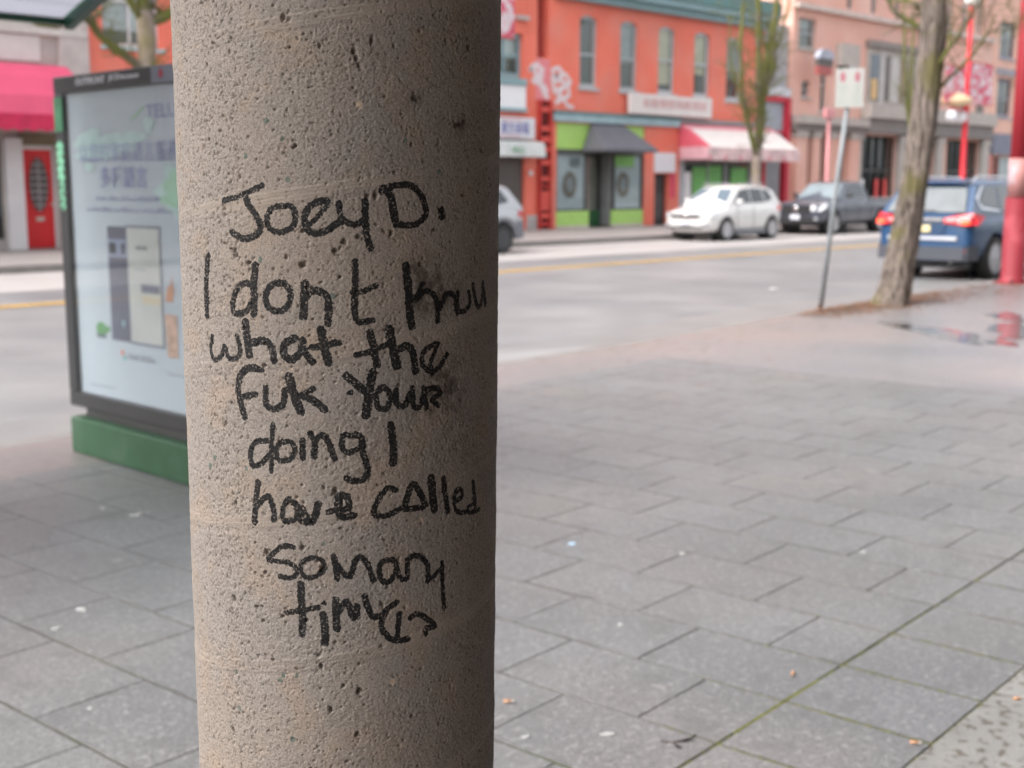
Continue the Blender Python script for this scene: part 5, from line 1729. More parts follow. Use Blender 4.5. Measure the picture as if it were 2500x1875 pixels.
# --- dark grey pickup behind it
gpaint = mat("paint_slate", (.06, .068, .09), .3, .03, 1, coat=.6)
PK = thing("parked_pickup", "dark slate crew cab pickup truck parked behind the white SUV", "pickup truck", "cars parked along the far kerb", (37.5, 23.0, -.145))
car_shell(PK, [(.02, .52, .86, .72, .01), (.05, .42, 1.0, .82, .02), (.25, .36, 1.08, .92, .03), (1.0, .34, 1.14, .945, .04), (1.5, .34, 1.16, .94, .02), (2.6, .34, 1.17, .94, .02), (3.55, .34, 1.18, .94, .01), (4.9, .40, 1.19, .94, .0), (5.12, .46, 1.18, .92, .0), (5.18, .52, 1.14, .90, .0)], gpaint, (.94, 4.16), .39, 1.89)
pc = Cabin(PK, gpaint, [(1.30, 1.17), (1.92, 1.70), (2.2, 1.77), (2.8, 1.79), (3.18, 1.76), (3.34, 1.20)], .86, .66, 1.17, 1.79)
pc.st_mid = 2.4
pc.glass((1.38, 1.22), (1.90, 1.68), .78, .62, "windscreen", mat("screen_sky2", (.22, .26, .28), .06))
pc.glass((3.33, 1.26), (3.22, 1.66), .68, .58, "rear_window")
pc.side([(1.70, 1.24), (2.10, 1.64), (2.52, 1.68), (2.52, 1.24)])
pc.side([(2.60, 1.24), (2.60, 1.68), (3.06, 1.66), (3.18, 1.26)])
for wx in (.94, 4.16):
    for s in (-1, 1):
        wheel(PK, wx, s * .935, .39, s, .26, spokes=6)
add_mirrors(PK, 1.70, .95, 1.30, trim_black)
bx("grille", trim_black, PK, -.02, .12, -.55, .55, .70, 1.0)
MB().lathe([(.10, 0), (.1, .01), (.08, .02)], 16, Matrix.Translation((-.025, 0, .86)) @ Matrix.Rotation(-math.pi / 2, 4, 'Y')).build("emblem", chrome, PK)
bx("lower_intake", trim_black, PK, -.02, .1, -.72, .72, .38, .60)
bx("number_plate", plate_m, PK, -.045, -.021, -.18, .18, .52, .67)
for s in (-1, 1):
    MB().prism([(.03, s * .58, .80), (.03, s * .58, .99), (.20, s * .84, 1.05), (.46, s * .945, 1.06), (.42, s * .95, .90), (.14, s * .88, .80)], (-.035, 0, 0)).build("headlight", mat("lamp_bright", (.72, .72, .74), .15, .1, 20), PK)
    bx("fog_light", lamp_clear, PK, .0, .07, s * .74 - .06, s * .74 + .06, .50, .58)
    bx("bed_rail", mat("rail_sheen_grey", (.55, .55, .55), .4), PK, 3.42, 5.12, s * .90 - .04, s * .90 + .04, 1.20, 1.225)  # rail colour lightened to paint in the white reflection on the bed top
    MB().prism([(5.16, s * .74, .82), (5.16, s * .74, 1.12), (5.02, s * .95, 1.12), (5.02, s * .95, .82)], (.03, 0, 0)).build("tail_light", lamp_red, PK)
    for xh in (2.2, 3.05):
        bx("door_handle", gpaint, PK, xh, xh + .17, s * .955 - .012, s * .955 + .012, 1.02, 1.05)
seams(PK, (1.70, 2.56, 3.46), .46, 1.15, .944, trim_black)
bed_ = MB().box(3.45, 5.05, -.72, .72, 1.19, 1.20)
bed_.build("bed_liner", trim_black, PK)
bx("underside", trim_black, PK, .3, 4.95, -.65, .65, .28, .40)

# --- silver grey SUV, tail just right of the column
spaint = mat("paint_silver", (.40, .41, .43), .3, .03, 1, metal=.3, coat=.6)
clad2 = mat("cladding_dark", (.055, .06, .075), .6, .05)
clad = mat("cladding_grey", (.17, .175, .20), .6, .05)
GS = thing("parked_suv", "silver grey SUV with dark cladding half hidden behind the concrete column", "car", "cars parked along the far kerb", (18.72, 22.82, -.145))
car_shell(GS, [(0.02, .42, .72, .62, .01), (.05, .30, .86, .76, .02), (.22, .26, .96, .87, .03), (.9, .24, 1.06, .92, .05), (1.3, .24, 1.1, .925, .03), (2.4, .24, 1.11, .925, .02), (3.6, .24, 1.12, .925, .02), (4.25, .28, 1.12, .90, .02), (4.48, .34, 1.06, .82, .01), (4.55, .44, .95, .70, .01)], spaint, (.92, 3.66), .37, 1.85)
gc = Cabin(GS, spaint, [(1.12, 1.10), (1.8, 1.64), (2.1, 1.70), (3.0, 1.74), (3.75, 1.70), (4.05, 1.62), (4.42, 1.12)], .84, .66, 1.10, 1.74)
gc.st_mid = 2.4
gc.glass((1.2, 1.15), (1.78, 1.61), .76, .6, "windscreen")
gc.glass((4.41, 1.18), (4.12, 1.58), .70, .58, "rear_window")
gc.side([(1.5, 1.17), (1.98, 1.58), (2.5, 1.64), (2.5, 1.17)])
gc.side([(2.56, 1.17), (2.56, 1.64), (3.25, 1.63), (3.35, 1.18)])
gc.side([(3.42, 1.19), (3.34, 1.62), (3.72, 1.58), (3.95, 1.3), (3.9, 1.24)])
for wx in (.92, 3.66):
    for s in (-1, 1):
        wheel(GS, wx, s * .92, .37, s, rim=rim_d)
add_mirrors(GS, 1.55, .9, 1.2, spaint)
for s in (-1, 1):
    MB().prism([(4.52, s * .55, .86), (4.52, s * .55, 1.0), (4.30, s * .86, 1.04), (4.24, s * .91, .9)], (.05, s * .012, 0)).build("tail_light", lamp_red, GS)
    bx("sill_trim", clad, GS, 1.35, 3.2, s * .90 - .03, s * .90 + .03, .22, .40)
    bx("bumper_corner", clad, GS, 4.14, 4.40, s * .82 - .08, s * .82 + .08, .36, .78)
    for wx in (.92, 3.66):
        am = MB()
        pr = [(wx + .44 * math.cos(a), .37 + .44 * math.sin(a)) for a in [math.pi * i / 12 - .1 for i in range(13)]]
        pr2 = [(wx + .52 * math.cos(a), .37 + .52 * math.sin(a)) for a in [math.pi * i / 12 - .1 for i in range(13)]]
        for (p, q, r_, t_) in zip(pr, pr[1:], pr2[1:], pr2):
            am.prism([(p[0], s * .925, p[1]), (q[0], s * .925, q[1]), (r_[0], s * .925, r_[1]), (t_[0], s * .925, t_[1])], (0, s * .015, 0))
        am.build("arch_trim", clad, GS)
bx("number_plate", plate_m, GS, 4.56, 4.58, -.18, .18, .66, .78)
bx("rear_bumper", clad, GS, 4.4, 4.575, -.72, .72, .36, .56)
seams(GS, (1.5, 2.53), .4, 1.08, .928, trim_black)
bx("underside", trim_black, GS, .3, 4.2, -.72, .72, .18, .32)

# --- blue SUV, tail towards us, at the near kerb
bpaint = mat("paint_blue", (.015, .057, .14), .33, .03, 1, coat=.35)
BS = thing("parked_suv", "blue SUV with lit red tail lights parked at the near kerb behind the tree", "car", None, (26.6, 10.66, -.15))
BS.rotation_euler = (0, 0, math.pi)
L_ = 4.95
car_shell(BS, [(0.02, .45, .80, .70, .01), (.06, .32, .95, .84, .02), (.25, .28, 1.04, .92, .03), (1.0, .26, 1.12, .955, .05), (1.5, .26, 1.15, .96, .03), (2.6, .26, 1.16, .96, .02), (4.0, .26, 1.18, .96, .02), (4.62, .30, 1.18, .935, .02), (4.86, .36, 1.14, .88, .01), (4.94, .46, 1.02, .80, .01)], bpaint, (.98, 3.96), .39, 1.93)
bc = Cabin(BS, bpaint, [(1.25, 1.15), (1.95, 1.68), (2.3, 1.755), (3.2, 1.79), (4.1, 1.765), (4.45, 1.70), (4.86, 1.16)], .88, .69, 1.15, 1.79)
bc.st_mid = 2.5
bc.glass((1.33, 1.2), (1.93, 1.65), .8, .64, "windscreen")
bc.glass((4.845, 1.20), (4.54, 1.63), .745, .63, "rear_window", mat("rear_glass_sky", (.15, .165, .175), .35, spec=.25))
bc.side([(1.62, 1.23), (2.15, 1.63), (2.7, 1.68), (2.7, 1.23)])
bc.side([(2.77, 1.23), (2.77, 1.685), (3.55, 1.675), (3.66, 1.25)])
bc.side([(3.74, 1.26), (3.64, 1.67), (4.12, 1.64), (4.42, 1.42), (4.36, 1.32)])
bc.side([(3.70, 1.215), (3.70, 1.235), (4.40, 1.30), (4.50, 1.43), (4.14, 1.68), (4.16, 1.70), (4.56, 1.45), (4.45, 1.27)], chrome, "window_trim", .014)
for wx in (.98, 3.96):
    for s in (-1, 1):
        wheel(BS, wx, s * .955, .385, s, .24)
add_mirrors(BS, 1.68, .95, 1.28, bpaint)
for s in (-1, 1):
    tlm = MB()
    tlm.prism([(4.80, s * .985, 1.0), (4.955, s * .80, .98), (4.965, s * .40, 1.02), (4.955, s * .40, 1.10), (4.92, s * .62, 1.17), (4.82, s * .90, 1.20), (4.55, s * .975, 1.14)], (.012, s * .006, 0))
    tlo = tlm.build("tail_light", lamp_red, BS)
    bx("lit_lamp", mat("lamp_glow", (1, .10, .04), .4, .02, emit=.9), tlo, 4.90, 4.985, s * .80 - .07, s * .80 + .07, 1.005, 1.07)
    bx("reversing_lamp", mat("lamp_pink", (.75, .35, .35), .3), tlo, 4.95, 4.985, s * .55 - .1, s * .55 + .1, 1.05, 1.095)
    bx("reflector", mat("reflector_red", (.45, .02, .05), .3), BS, 4.84, 4.945, s * .74 - .07, s * .74 + .07, .50, .56)
    MB().tube([(2.0, s * .63, 1.72), (2.15, s * .63, 1.82), (4.2, s * .63, 1.84), (4.4, s * .63, 1.76)], .02, 6).build("roof_rail", mat("rail_silver", (.6, .6, .62), .3, metal=.6), BS)
    bx("sill_trim", clad2, BS, 1.45, 3.45, s * .935 - .03, s * .935 + .03, .24, .42)
    MB().prism([(4.70, s * .90, .62), (4.93, s * .82, .62), (4.93, s * .82, .36), (4.66, s * .92, .36)], (.0, s * .03, 0)).build("bumper_corner", clad2, BS)
    for xh in (2.5, 3.4):
        bx("door_handle", bpaint, BS, xh, xh + .17, s * .975 - .012, s * .975 + .012, 1.0, 1.03)
bx("tailgate_bar", chrome, BS, 4.93, 4.975, -.395, .395, 1.055, 1.115)
bx("tailgate_recess", mat("paint_blue_recess", (.02, .05, .11), .4), BS, 4.925, 4.955, -.42, .42, .84, 1.0)
bx("bumper_strip", mat("bumper_bright", (.6, .62, .66), .3, metal=.4), BS, 4.93, 4.965, -.66, .66, .72, .78)
bx("number_plate", mat("plate_yellowish", (.65, .55, .30), .4), BS, 4.956, 4.972, -.16, .16, .86, .98)
bx("rear_bumper", clad2, BS, 4.70, 4.955, -.80, .80, .36, .60)
bx("rear_wiper", trim_black, BS, 4.80, 4.86, -.25, .2, 1.215, 1.235)
MB().prism([(4.30, -.62, 1.755), (4.30, .62, 1.755), (4.60, .60, 1.715), (4.60, -.60, 1.715)], (0, 0, .03)).build("roof_spoiler", bpaint, BS)
bx("number_plate", plate_m, BS, -.02, .02, -.18, .18, .55, .68)
for s in (-1, 1):
    MB().prism([(.04, s * .6, .78), (.04, s * .6, .92), (.3, s * .9, 1.0), (.5, s * .95, .98), (.2, s * .86, .78)], (-.03, 0, 0)).build("headlight", lamp_clear, BS)
seams(BS, (1.65, 2.73, 3.70), .42, 1.12, .962, trim_black)
bx("underside", trim_black, BS, .3, 4.6, -.75, .75, .2, .34)
bx("exhaust_pipe", mat("steel_dark", (.12, .12, .12), .4, metal=.8), BS, 4.6, 4.9, .5, .57, .30, .36)

# ------------------------------------------------------------------ street furniture
galv = mat("galvanised", (.22, .24, .255), .6, .12, 8)
sp_t = thing("parking_sign", "white parking rule sign on a thin leaning grey pole by the tree", "sign", None, (13.94, 8.15, 0))
MB().tube([(0, 0, 0), (.10, -.095, 1.5), (.20, -.2, 2.95)], .03, 12).build("pole", galv, sp_t, smooth=True)
MB().lathe([(.06, 0), (.06, .02), (.035, .03), (.033, .08)], 12).build("pole_foot", mat("foot_rust", (.12, .07, .05), .8), sp_t)
Ms = Matrix.Translation((.17, -.185, 2.47)) @ Matrix.Rotation(R(32), 4, 'Z')
pan = MB()
pan.box(-.045, -.035, -.165, .165, -.0, .46, Ms)
sgn = pan.build("sign_panel", mat("sign_face", (.40, .40, .385), .45, .05), sp_t)
pr_ = MB()
for yy in (-.085, .085):
    pr_.lathe([(.042, 0), (.042, .0015)], 16, Ms @ Matrix.Translation((-.0455, yy, .36)) @ Matrix.Rotation(-math.pi / 2, 4, 'Y') @ Matrix.Diagonal((1.5, .8, 1, 1)))
pr_.build("symbol", mat("sign_red3", (.36, .14, .17), .5), sgn)
pr_ = MB()
rr = random.Random(8)
for zz in (.26, .225, .19, .15, .11, .07, .035):
    for yy in (-.085, .085):
        w = rr.uniform(.03, .065)
        pr_.box(-.0468, -.0452, yy - w, yy + w, zz - .009, zz + .009, Ms)
tag(pr_.build("lettering_lines", mat("sign_greenish", (.34, .38, .35), .5), sgn), kind="stuff")

# red lamp column at the right
rpm = mat("lamp_post_red", (.24, .014, .026), .65, .06, 3, col2=(.34, .05, .065), c2scale=2.2, c2lo=.5, c2hi=.65)
RP = thing("red_lamp_post", "thick red lamp post with faded sticker at the right edge", "lamp post", None, (20.05, 8.31, 0))
MB().lathe([(.20, 0), (.20, .06), (.175, .08), (.17, 1.34)], 28).build("base_sleeve", rpm, RP, smooth=True)
MB().tube([(0, 0, 1.34), (.0, 0, 3.4), (.0, 0, 6.2)], [.145, .13, .10], 24).build("shaft", mat("lamp_post_deep", (.28, .01, .02), .6, .05, 2), RP, smooth=True)
MB().lathe([(.15, 1.345), (.149, 1.95)], 28).build("sticker_wrap", mat("sticker_faded", (.48, .22, .21), .6, .15, 6, col2=(.42, .30, .32), c2scale=3, c2lo=.5, c2hi=.55), RP, smooth=True)
for a in (0, 90, 180, 270):
    MB().lathe([(.02, 0), (.02, .035), (.01, .045)], 8, Matrix.Translation((.24 * math.cos(R(a + 20)), .24 * math.sin(R(a + 20)), .02))).build("anchor_bolt", trim_black, RP)
MB().lathe([(.28, 0), (.28, .02)], 20).build("base_plate", mat("plate_dull", (.32, .05, .06), .6), RP)
MB().lathe([(.05, 6.2), (.25, 6.25), (.28, 6.6), (.05, 6.75)], 16).build("lamp_head", mat("lamp_globe", (.7, .7, .66), .3), RP)

# banner poles on the far side
brm = mat("banner_pole_red", (.60, .016, .03), .4, .05)
ban_m = mat("banner_pink", (.60, .10, .16), .7, .1, 4, col2=(.66, .55, .58), c2scale=3.4, c2lo=.47, c2hi=.53)
def banner_pole(x, y, label, left, right, top=9.0, lamp=True):
    t = thing("banner_pole", label, "lamp post", "red banner poles on the far pavement", (x, y, 0))
    MB().lathe([(.16, 0), (.16, 1.2), (.12, 1.25), (.115, 4.5), (.085, top)], 18).build("pole", brm, t, smooth=True)
    for dx0, dx1, z0, z1 in (left, right):
        b_ = MB()
        n_ = 8
        for i in range(n_):
            za, zb_ = z0 + (z1 - z0) * i / n_, z0 + (z1 - z0) * (i + 1) / n_
            wa, wb_ = .03 * math.sin(i * .9), .03 * math.sin((i + 1) * .9)
            b_.prism([(dx0, wa, za), (dx1, -wa, za), (dx1, -wb_, zb_), (dx0, wb_, zb_)], (0, .012, 0))
        bo_ = b_.build("banner", ban_m, t)
        for zz in (z0 - .03, z1 + .03):
            xa, xb = min(dx0, dx1, 0), max(dx0, dx1, 0)
            bx("banner_arm", brm, bo_, xa, xb, -.02, .02, zz - .02, zz + .02)
    if lamp:
        MB().lathe([(.10, top), (.3, top + .1), (.32, top + .5), (.1, top + .7)], 14).build("lamp_head", mat("lamp_globe"), t)
    return t
banner_pole(52.92, 24.35, "tall red pole with a pair of pink banners above the blue SUV", (-2.05, -.2, 4.9, 6.35), (.2, 2.5, 4.95, 6.6), 8.9)
banner_pole(24.1, 24.35, "red banner pole rising just behind the concrete column", (-1.3, -.2, 5.44, 7.4), (.2, 1.2, 5.44, 7.4), 9.4)
t = thing("lamp_bracket_sign", "pair of small white lantern globes hanging under the left pink banner", "lantern", None, (51.6, 24.35, 4.0))
for dx in (0, .95):
    MB().lathe([(.08, 0), (.2, .08), (.24, .25), (.18, .42), (.06, .48)], 12, Matrix.Translation((dx, 0, .1))).build("globe", mat("globe_white", (.72, .72, .76), .3), t, smooth=True)
bx("arm", brm, t, -.1, 1.3, -.03, .03, .60, .68)
MB().lathe([(.1, 0), (.6, .15), (.65, .35), (.1, .6)], 14, Matrix.Translation((.4, 0, .70))).build("shade", mat("shade_yellow", (.65, .48, .3), .5), t, smooth=True)
mt = thing("meter_post", "slim faded red post with a square head beyond the pickup", "post", None, (42.0, 24.5, 0))
MB().lathe([(.11, 0), (.09, .3), (.065, .35), (.06, 3.9)], 12).build("post", mat("post_faded", (.62, .26, .27), .5), mt, smooth=True)
bx("head", mat("post_faded"), mt, -.32, .32, -.08, .08, 3.905, 4.25, bevel=.03)

# ------------------------------------------------------------------ trees
bark = bark_mat("bark_grey", (.055, .042, .032), (.235, .19, .165), (.12, .105, .035), .56, .68)
bark_moss = bark_mat("bark_mossy", (.07, .06, .035), (.20, .17, .12), (.13, .14, .022), .38, .54)
twig_m = mat("twig_bark", (.17, .135, .115), .9, .2, 4)
twig_moss = mat("twig_mossy", (.19, .17, .07), .9, .2, 4)


def trunk_mesh(pts, rads, k=26, rough=.05, seed=0):
    """resampled tapered trunk with ridged bark relief"""
    rr = random.Random(seed)
    P, Rr = [], []
    n = len(pts)
    pts = [Vector(p) for p in pts]
    for i in range(n - 1):
        p0, p1, p2, p3 = pts[max(i - 1, 0)], pts[i], pts[i + 1], pts[min(i + 2, n - 1)]
        m_ = max(2, int((p2 - p1).length / .06))
        for q in range(m_):
            t = q / m_
            P.append(.5 * (2 * p1 + (p2 - p0) * t + (2 * p0 - 5 * p1 + 4 * p2 - p3) * t * t + (3 * p1 - p0 - 3 * p2 + p3) * t ** 3))
            Rr.append(rads[i] + (rads[i + 1] - rads[i]) * t)
    P.append(pts[-1]); Rr.append(rads[-1])
    ph = [rr.uniform(0, 6.28) for _ in range(6)]
    mb_ = MB()
    vs = []
    for i, p in enumerate(P):
        z = p.z
        for j in range(k):
            a = 2 * math.pi * j / k
            r = Rr[i] * (1 + rough * (math.sin(5 * a + ph[0] + .9 * math.sin(z * 2.3)) * .5 + math.sin(9 * a + ph[1] + 1.2 * math.sin(z * 3.1 + 1)) * .5) + .035 * math.sin(z * 4.3 + ph[2] + 2 * a) + rr.uniform(-.03, .03))
            vs.append(p + Vector((math.cos(a) * r, math.sin(a) * r, 0)))
    fs = []
    for i in range(len(P) - 1):
        for j in range(k):
            fs.append((i * k + j, i * k + (j + 1) % k, (i + 1) * k + (j + 1) % k, (i + 1) * k + j))
    fs.append(tuple((len(P) - 1) * k + j for j in range(k)))
    return mb_.add(vs, fs)


def grow(mb_, p, d_, L, r, depth, rr, curve=.25, up_=.12, kids=(3, 5), kmin=.05, spread=.75, tips=None):
    """recursive bare branch"""
    n = max(3, int(L / .14))
    pts, rads = [p.copy()], [r]
    q = p.copy()
    dd = d_.normalized()
    for i in range(n):
        dd = (dd + Vector((rr.gauss(0, curve * .35), rr.gauss(0, curve * .35), rr.gauss(0, curve * .3) + up_ * .35))).normalized()
        q = q + dd * (L / n)
        pts.append(q.copy())
        rads.append(max(r * (1 - .75 * (i + 1) / n), .0022))
    mb_.tube(pts, rads, 7 if r > .03 else (5 if r > .01 else 4), cap=False)
    if depth == 0:
        return
    for k in range(rr.randint(*kids)):
        t = rr.uniform(.2, .98)
        i = min(int(t * n), n - 1)
        ax = Vector((rr.gauss(0, 1), rr.gauss(0, 1), rr.gauss(0, .6))).normalized()
        nd = (dd * .6 + ax * spread).normalized()
        grow(mb_, pts[i], nd, L * rr.uniform(.45, .72), max(rads[i] * rr.uniform(.5, .75), .003), depth - 1, rr, curve, up_, kids, kmin, spread)


# near tree on the pavement
NT = thing("street_tree", "grey barked bare street tree leaning slightly beside the parking sign", "tree", "bare trees along the street", (15.36, 7.94, 0))
tp = [(15.33, 7.96, -.02), (15.40, 7.92, .25), (15.44, 7.9, .53), (15.50, 7.86, .96), (15.52, 7.81, 1.39), (15.60, 7.75, 2.2), (15.61, 7.72, 2.76), (15.62, 7.69, 3.31), (15.61, 7.68, 3.85), (15.58, 7.7, 4.6), (15.6, 7.72, 5.4), (15.7, 7.8, 6.4)]
tr_ = [.27, .215, .19, .175, .172, .165, .165, .16, .15, .13, .10, .06]
tk = trunk_mesh([rel(NT, p) for p in tp], tr_, k=40, rough=.10, seed=2)
tk.build("trunk", bark, NT, smooth=True)
rr = random.Random(21)
limbs = [((15.64, 7.64, 2.72), (.75, -.85, .75), 1.3, .030), ((15.60, 7.62, 3.0), (-.2, -.6, .9), 1.4, .030), ((15.55, 7.8, 3.5), (-.6, .5, .5), 1.6, .04), ((15.64, 7.7, 3.6), (.8, .3, .8), 1.8, .045), ((15.60, 7.68, 3.9), (.3, -.9, .55), 1.9, .05),
         ((15.6, 7.7, 4.3), (-.8, -.3, .7), 2.2, .055), ((15.6, 7.7, 4.7), (.7, .6, .8), 2.4, .055), ((15.6, 7.72, 5.1), (-.4, .8, .9), 2.4, .05), ((15.6, 7.75, 5.5), (.5, -.6, 1), 2.3, .05), ((15.7, 7.8, 6.2), (.2, .2, 1), 2.4, .05)]
for p, d_, L, r in limbs:
    lm = MB()
    grow(lm, Vector(rel(NT, p)), Vector(d_), L, r, 3, rr, .45, .10, (3, 5))
    lm.build("limb", bark_moss, NT, smooth=True)
# drooping outer twigs that reach into view from above
for p, d_, L, r in [((17.3, 6.9, 4.7), (.5, -.4, -.6), 1.5, .02), ((16.9, 7.6, 4.9), (.3, .2, -.8), 1.5, .02), ((16.2, 7.0, 4.6), (.1, -.5, -.7), 1.2, .018), ((14.6, 8.2, 4.9), (-.5, .3, -.7), 1.4, .02), ((14.9, 8.6, 5.2), (-.2, .6, -.75), 1.6, .02), ((17.8, 7.4, 4.9), (.5, .0, -.7), 1.5, .02)]:
    lm = MB()
    a = Vector((15.6, 7.7, 4.7))
    e = Vector(p)
    md = (a + e) / 2 + Vector((0, 0, .35))
    lm.tube([Vector(rel(NT, a)), Vector(rel(NT, md)), Vector(rel(NT, e))], [.045, .03, .02], 7, cap=False)
    grow(lm, Vector(rel(NT, e)), Vector(d_), L, r, 3, rr, .5, -.02, (3, 6))
    lm.build("limb", bark_moss, NT, smooth=True)


def far_tree(x, y, label, stems, tr_pts, tr_r, seed, reach=3.2):
    T = thing("street_tree", label, "tree", "bare trees along the street", (x, y, 0))
    trunk_mesh([rel(T, p) for p in tr_pts], tr_r, 18, seed=seed).build("trunk", mat("bark_far", (.27, .215, .19), .9, .2, 3, col2=(.20, .17, .08), c2scale=1.3, c2lo=.5, c2hi=.7), T, smooth=True)
    rr = random.Random(seed)
    for pts, rads in stems:
        m_ = MB()
        m_.tube([rel(T, p) for p in pts], [q * .95 for q in rads], 10, cap=False, wob=.12)
        for i in range(1, len(pts)):
            a, b = Vector(rel(T, pts[i - 1])), Vector(rel(T, pts[i]))
            for _ in range(5):
                q = a.lerp(b, rr.random())
                dd = Vector((rr.gauss(0, .7), rr.gauss(0, .6), rr.uniform(.2, 1.1)))
                grow(m_, q, dd, rr.uniform(.5, 1) * reach * .4, rads[i] * .20 + .005, 2, rr, .4, .2, (3, 5))
        m_.build("limb", bark_moss, T, smooth=True)
    return T


far_tree(37.7, 24.75, "mossy bare tree with many upright stems behind the white SUV",
         [([(37.6, 24.7, 2.55), (37.0, 24.6, 3.4), (36.55, 24.6, 4.6), (36.35, 24.6, 6.0), (36.5, 24.6, 7.8), (36.3, 24.6, 9.5)], [.10, .085, .075, .07, .05, .02]),
          ([(37.05, 24.6, 3.4), (36.2, 24.5, 4.5), (35.7, 24.5, 5.4), (35.5, 24.5, 7)], [.05, .045, .04, .02]),
          ([(37.7, 24.7, 2.6), (37.85, 24.7, 3.6), (37.9, 24.75, 4.7), (38.4, 24.8, 6.2), (38.9, 24.9, 7.8), (39.2, 25, 9.6)], [.15, .17, .16, .12, .08, .03]),
          ([(37.85, 24.7, 3.9), (37.5, 24.6, 5.0), (37.4, 24.6, 6.6), (37.3, 24.6, 8.6), (37.5, 24.6, 10)], [.13, .12, .10, .06, .02]),
          ([(37.9, 24.75, 4.3), (38.2, 24.5, 5.4), (38.1, 24.4, 7), (38.4, 24.4, 9)], [.11, .10, .07, .03]),
          ([(38.1, 24.75, 5.2), (39.2, 24.9, 6.5), (40.0, 25, 8.2), (40.6, 25, 9.6)], [.08, .06, .04, .02]),
          ([(38.3, 24.75, 5.8), (37.9, 25.0, 7.2), (38.0, 25.3, 9.2)], [.07, .05, .02])],
         [(37.85, 24.75, -.02), (37.82, 24.75, .8), (37.78, 24.75, 1.6), (37.72, 24.72, 2.3), (37.68, 24.7, 2.75)], [.21, .16, .155, .16, .14], 5)
far_tree(14.30, 24.45, "mossy bare tree whose long limb bends left above the poster panel",
         [([(14.30, 24.4, 3.6), (13.96, 24.35, 4.05), (13.5, 24.3, 4.28), (13.17, 24.3, 4.55), (12.98, 24.3, 4.84), (12.72, 24.3, 4.80), (12.3, 24.3, 4.62), (11.9, 24.3, 4.63), (11.6, 24.3, 4.8), (11.0, 24.3, 5.3)], [.11, .095, .09, .085, .085, .075, .065, .055, .045, .02]),
          ([(14.3, 24.4, 4.85), (14.7, 24.35, 5.0), (15.1, 24.3, 5.25), (15.5, 24.3, 5.8), (15.8, 24.3, 7)], [.13, .12, .09, .06, .03]),
          ([(14.3, 24.4, 5.0), (14.2, 24.4, 6.0), (14.4, 24.4, 7.5), (14.2, 24.4, 9)], [.16, .13, .09, .03]),
          ([(14.25, 24.4, 4.9), (13.8, 24.4, 5.5), (13.5, 24.4, 6.8), (13.2, 24.4, 8.4)], [.10, .08, .05, .02])],
         [(14.34, 24.45, -.02), (14.33, 24.45, .9), (14.30, 24.45, 2.2), (14.28, 24.42, 3.5), (14.32, 24.4, 4.5), (14.28, 24.4, 5.1)], [.26, .21, .19, .18, .19, .16], 9, 2.2)
far_tree(60.5, 24.8, "bare tree on the far pavement beyond the banner pole",
         [([(60.5, 24.8, 2.8), (59.8, 24.7, 4.2), (59.2, 24.7, 6.0), (58.9, 24.7, 8.5)], [.11, .09, .06, .02]),
          ([(60.5, 24.8, 2.9), (60.9, 24.8, 4.5), (61.2, 24.8, 6.5), (61.6, 24.8, 9)], [.12, .10, .07, .02]),
          ([(60.5, 24.8, 3.4), (60.3, 25, 5.4), (60.2, 25, 8.8)], [.09, .07, .02])],
         [(60.5, 24.8, -.02), (60.5, 24.8, 1.4), (60.5, 24.8, 3.0)], [.19, .15, .14], 15)
far_tree(49.0, 24.8, "bare tree on the far pavement in front of the grey stone ledge",
         [([(49.0, 24.8, 3.4), (48.2, 24.7, 5.2), (47.8, 24.7, 7.4), (47.6, 24.7, 9)], [.09, .08, .05, .02]),
          ([(49.0, 24.8, 3.6), (49.6, 24.8, 5.6), (50.4, 24.8, 7.2), (51.2, 24.8, 8.4)], [.10, .09, .06, .02]),
          ([(49.0, 24.8, 4.0), (49.1, 25, 6.2), (49.2, 25, 8.8)], [.08, .06, .02])],
         [(49.0, 24.8, -.02), (49.0, 24.8, 1.4), (49.0, 24.8, 3.7)], [.12, .095, .09], 25)

# fallen leaves round the near tree
lf = MB()
rr = random.Random(31)
def leaf_at(x, y, z, s):
    a = rr.uniform(0, 6.28)
    t1, t2 = rr.uniform(-.5, .5), rr.uniform(-.5, .5)
    c, sn_ = math.cos(a), math.sin(a)
    pts = []
    for u, v, w in ((-1, 0, 0), (-.1, -.6, t1 * .3), (1, 0, t2 * .3), (-.1, .6, -t1 * .3)):
        pts.append((x + s * (u * c - v * sn_), y + s * (u * sn_ + v * c), z + abs(s * w) + s * .12))
    lf.add(pts, [(0, 1, 2, 3)])
for _ in range(5200):
    x = rr.uniform(13.3, 20.0)
    ky = kerb_y(x) - .17
    sp_y = abs(rr.gauss(0, .34 if x < 17.5 else .6))
    y = ky - sp_y
    if math.hypot(x - 15.36, y - 7.94) < .2: continue
    dens = math.exp(-((x - 15.6) / 1.5) ** 2) + .16
    if rr.random() > dens: continue
    leaf_at(x, y, .002 + rr.random() * .02 * math.exp(-sp_y * 2), rr.uniform(.02, .045))
for _ in range(260):
    leaf_at(rr.uniform(8, 19), 7.9 - abs(rr.gauss(0, 1.1)), .002, rr.uniform(.012, .03))
tag(lf.build("fallen_leaves", mat("dead_leaves", (.25, .12, .065), .8, .3, 9, col2=(.15, .095, .065), c2scale=5, c2lo=.45, c2hi=.6)), kind='stuff', label="orange brown fallen leaves round the foot of the leaning tree")

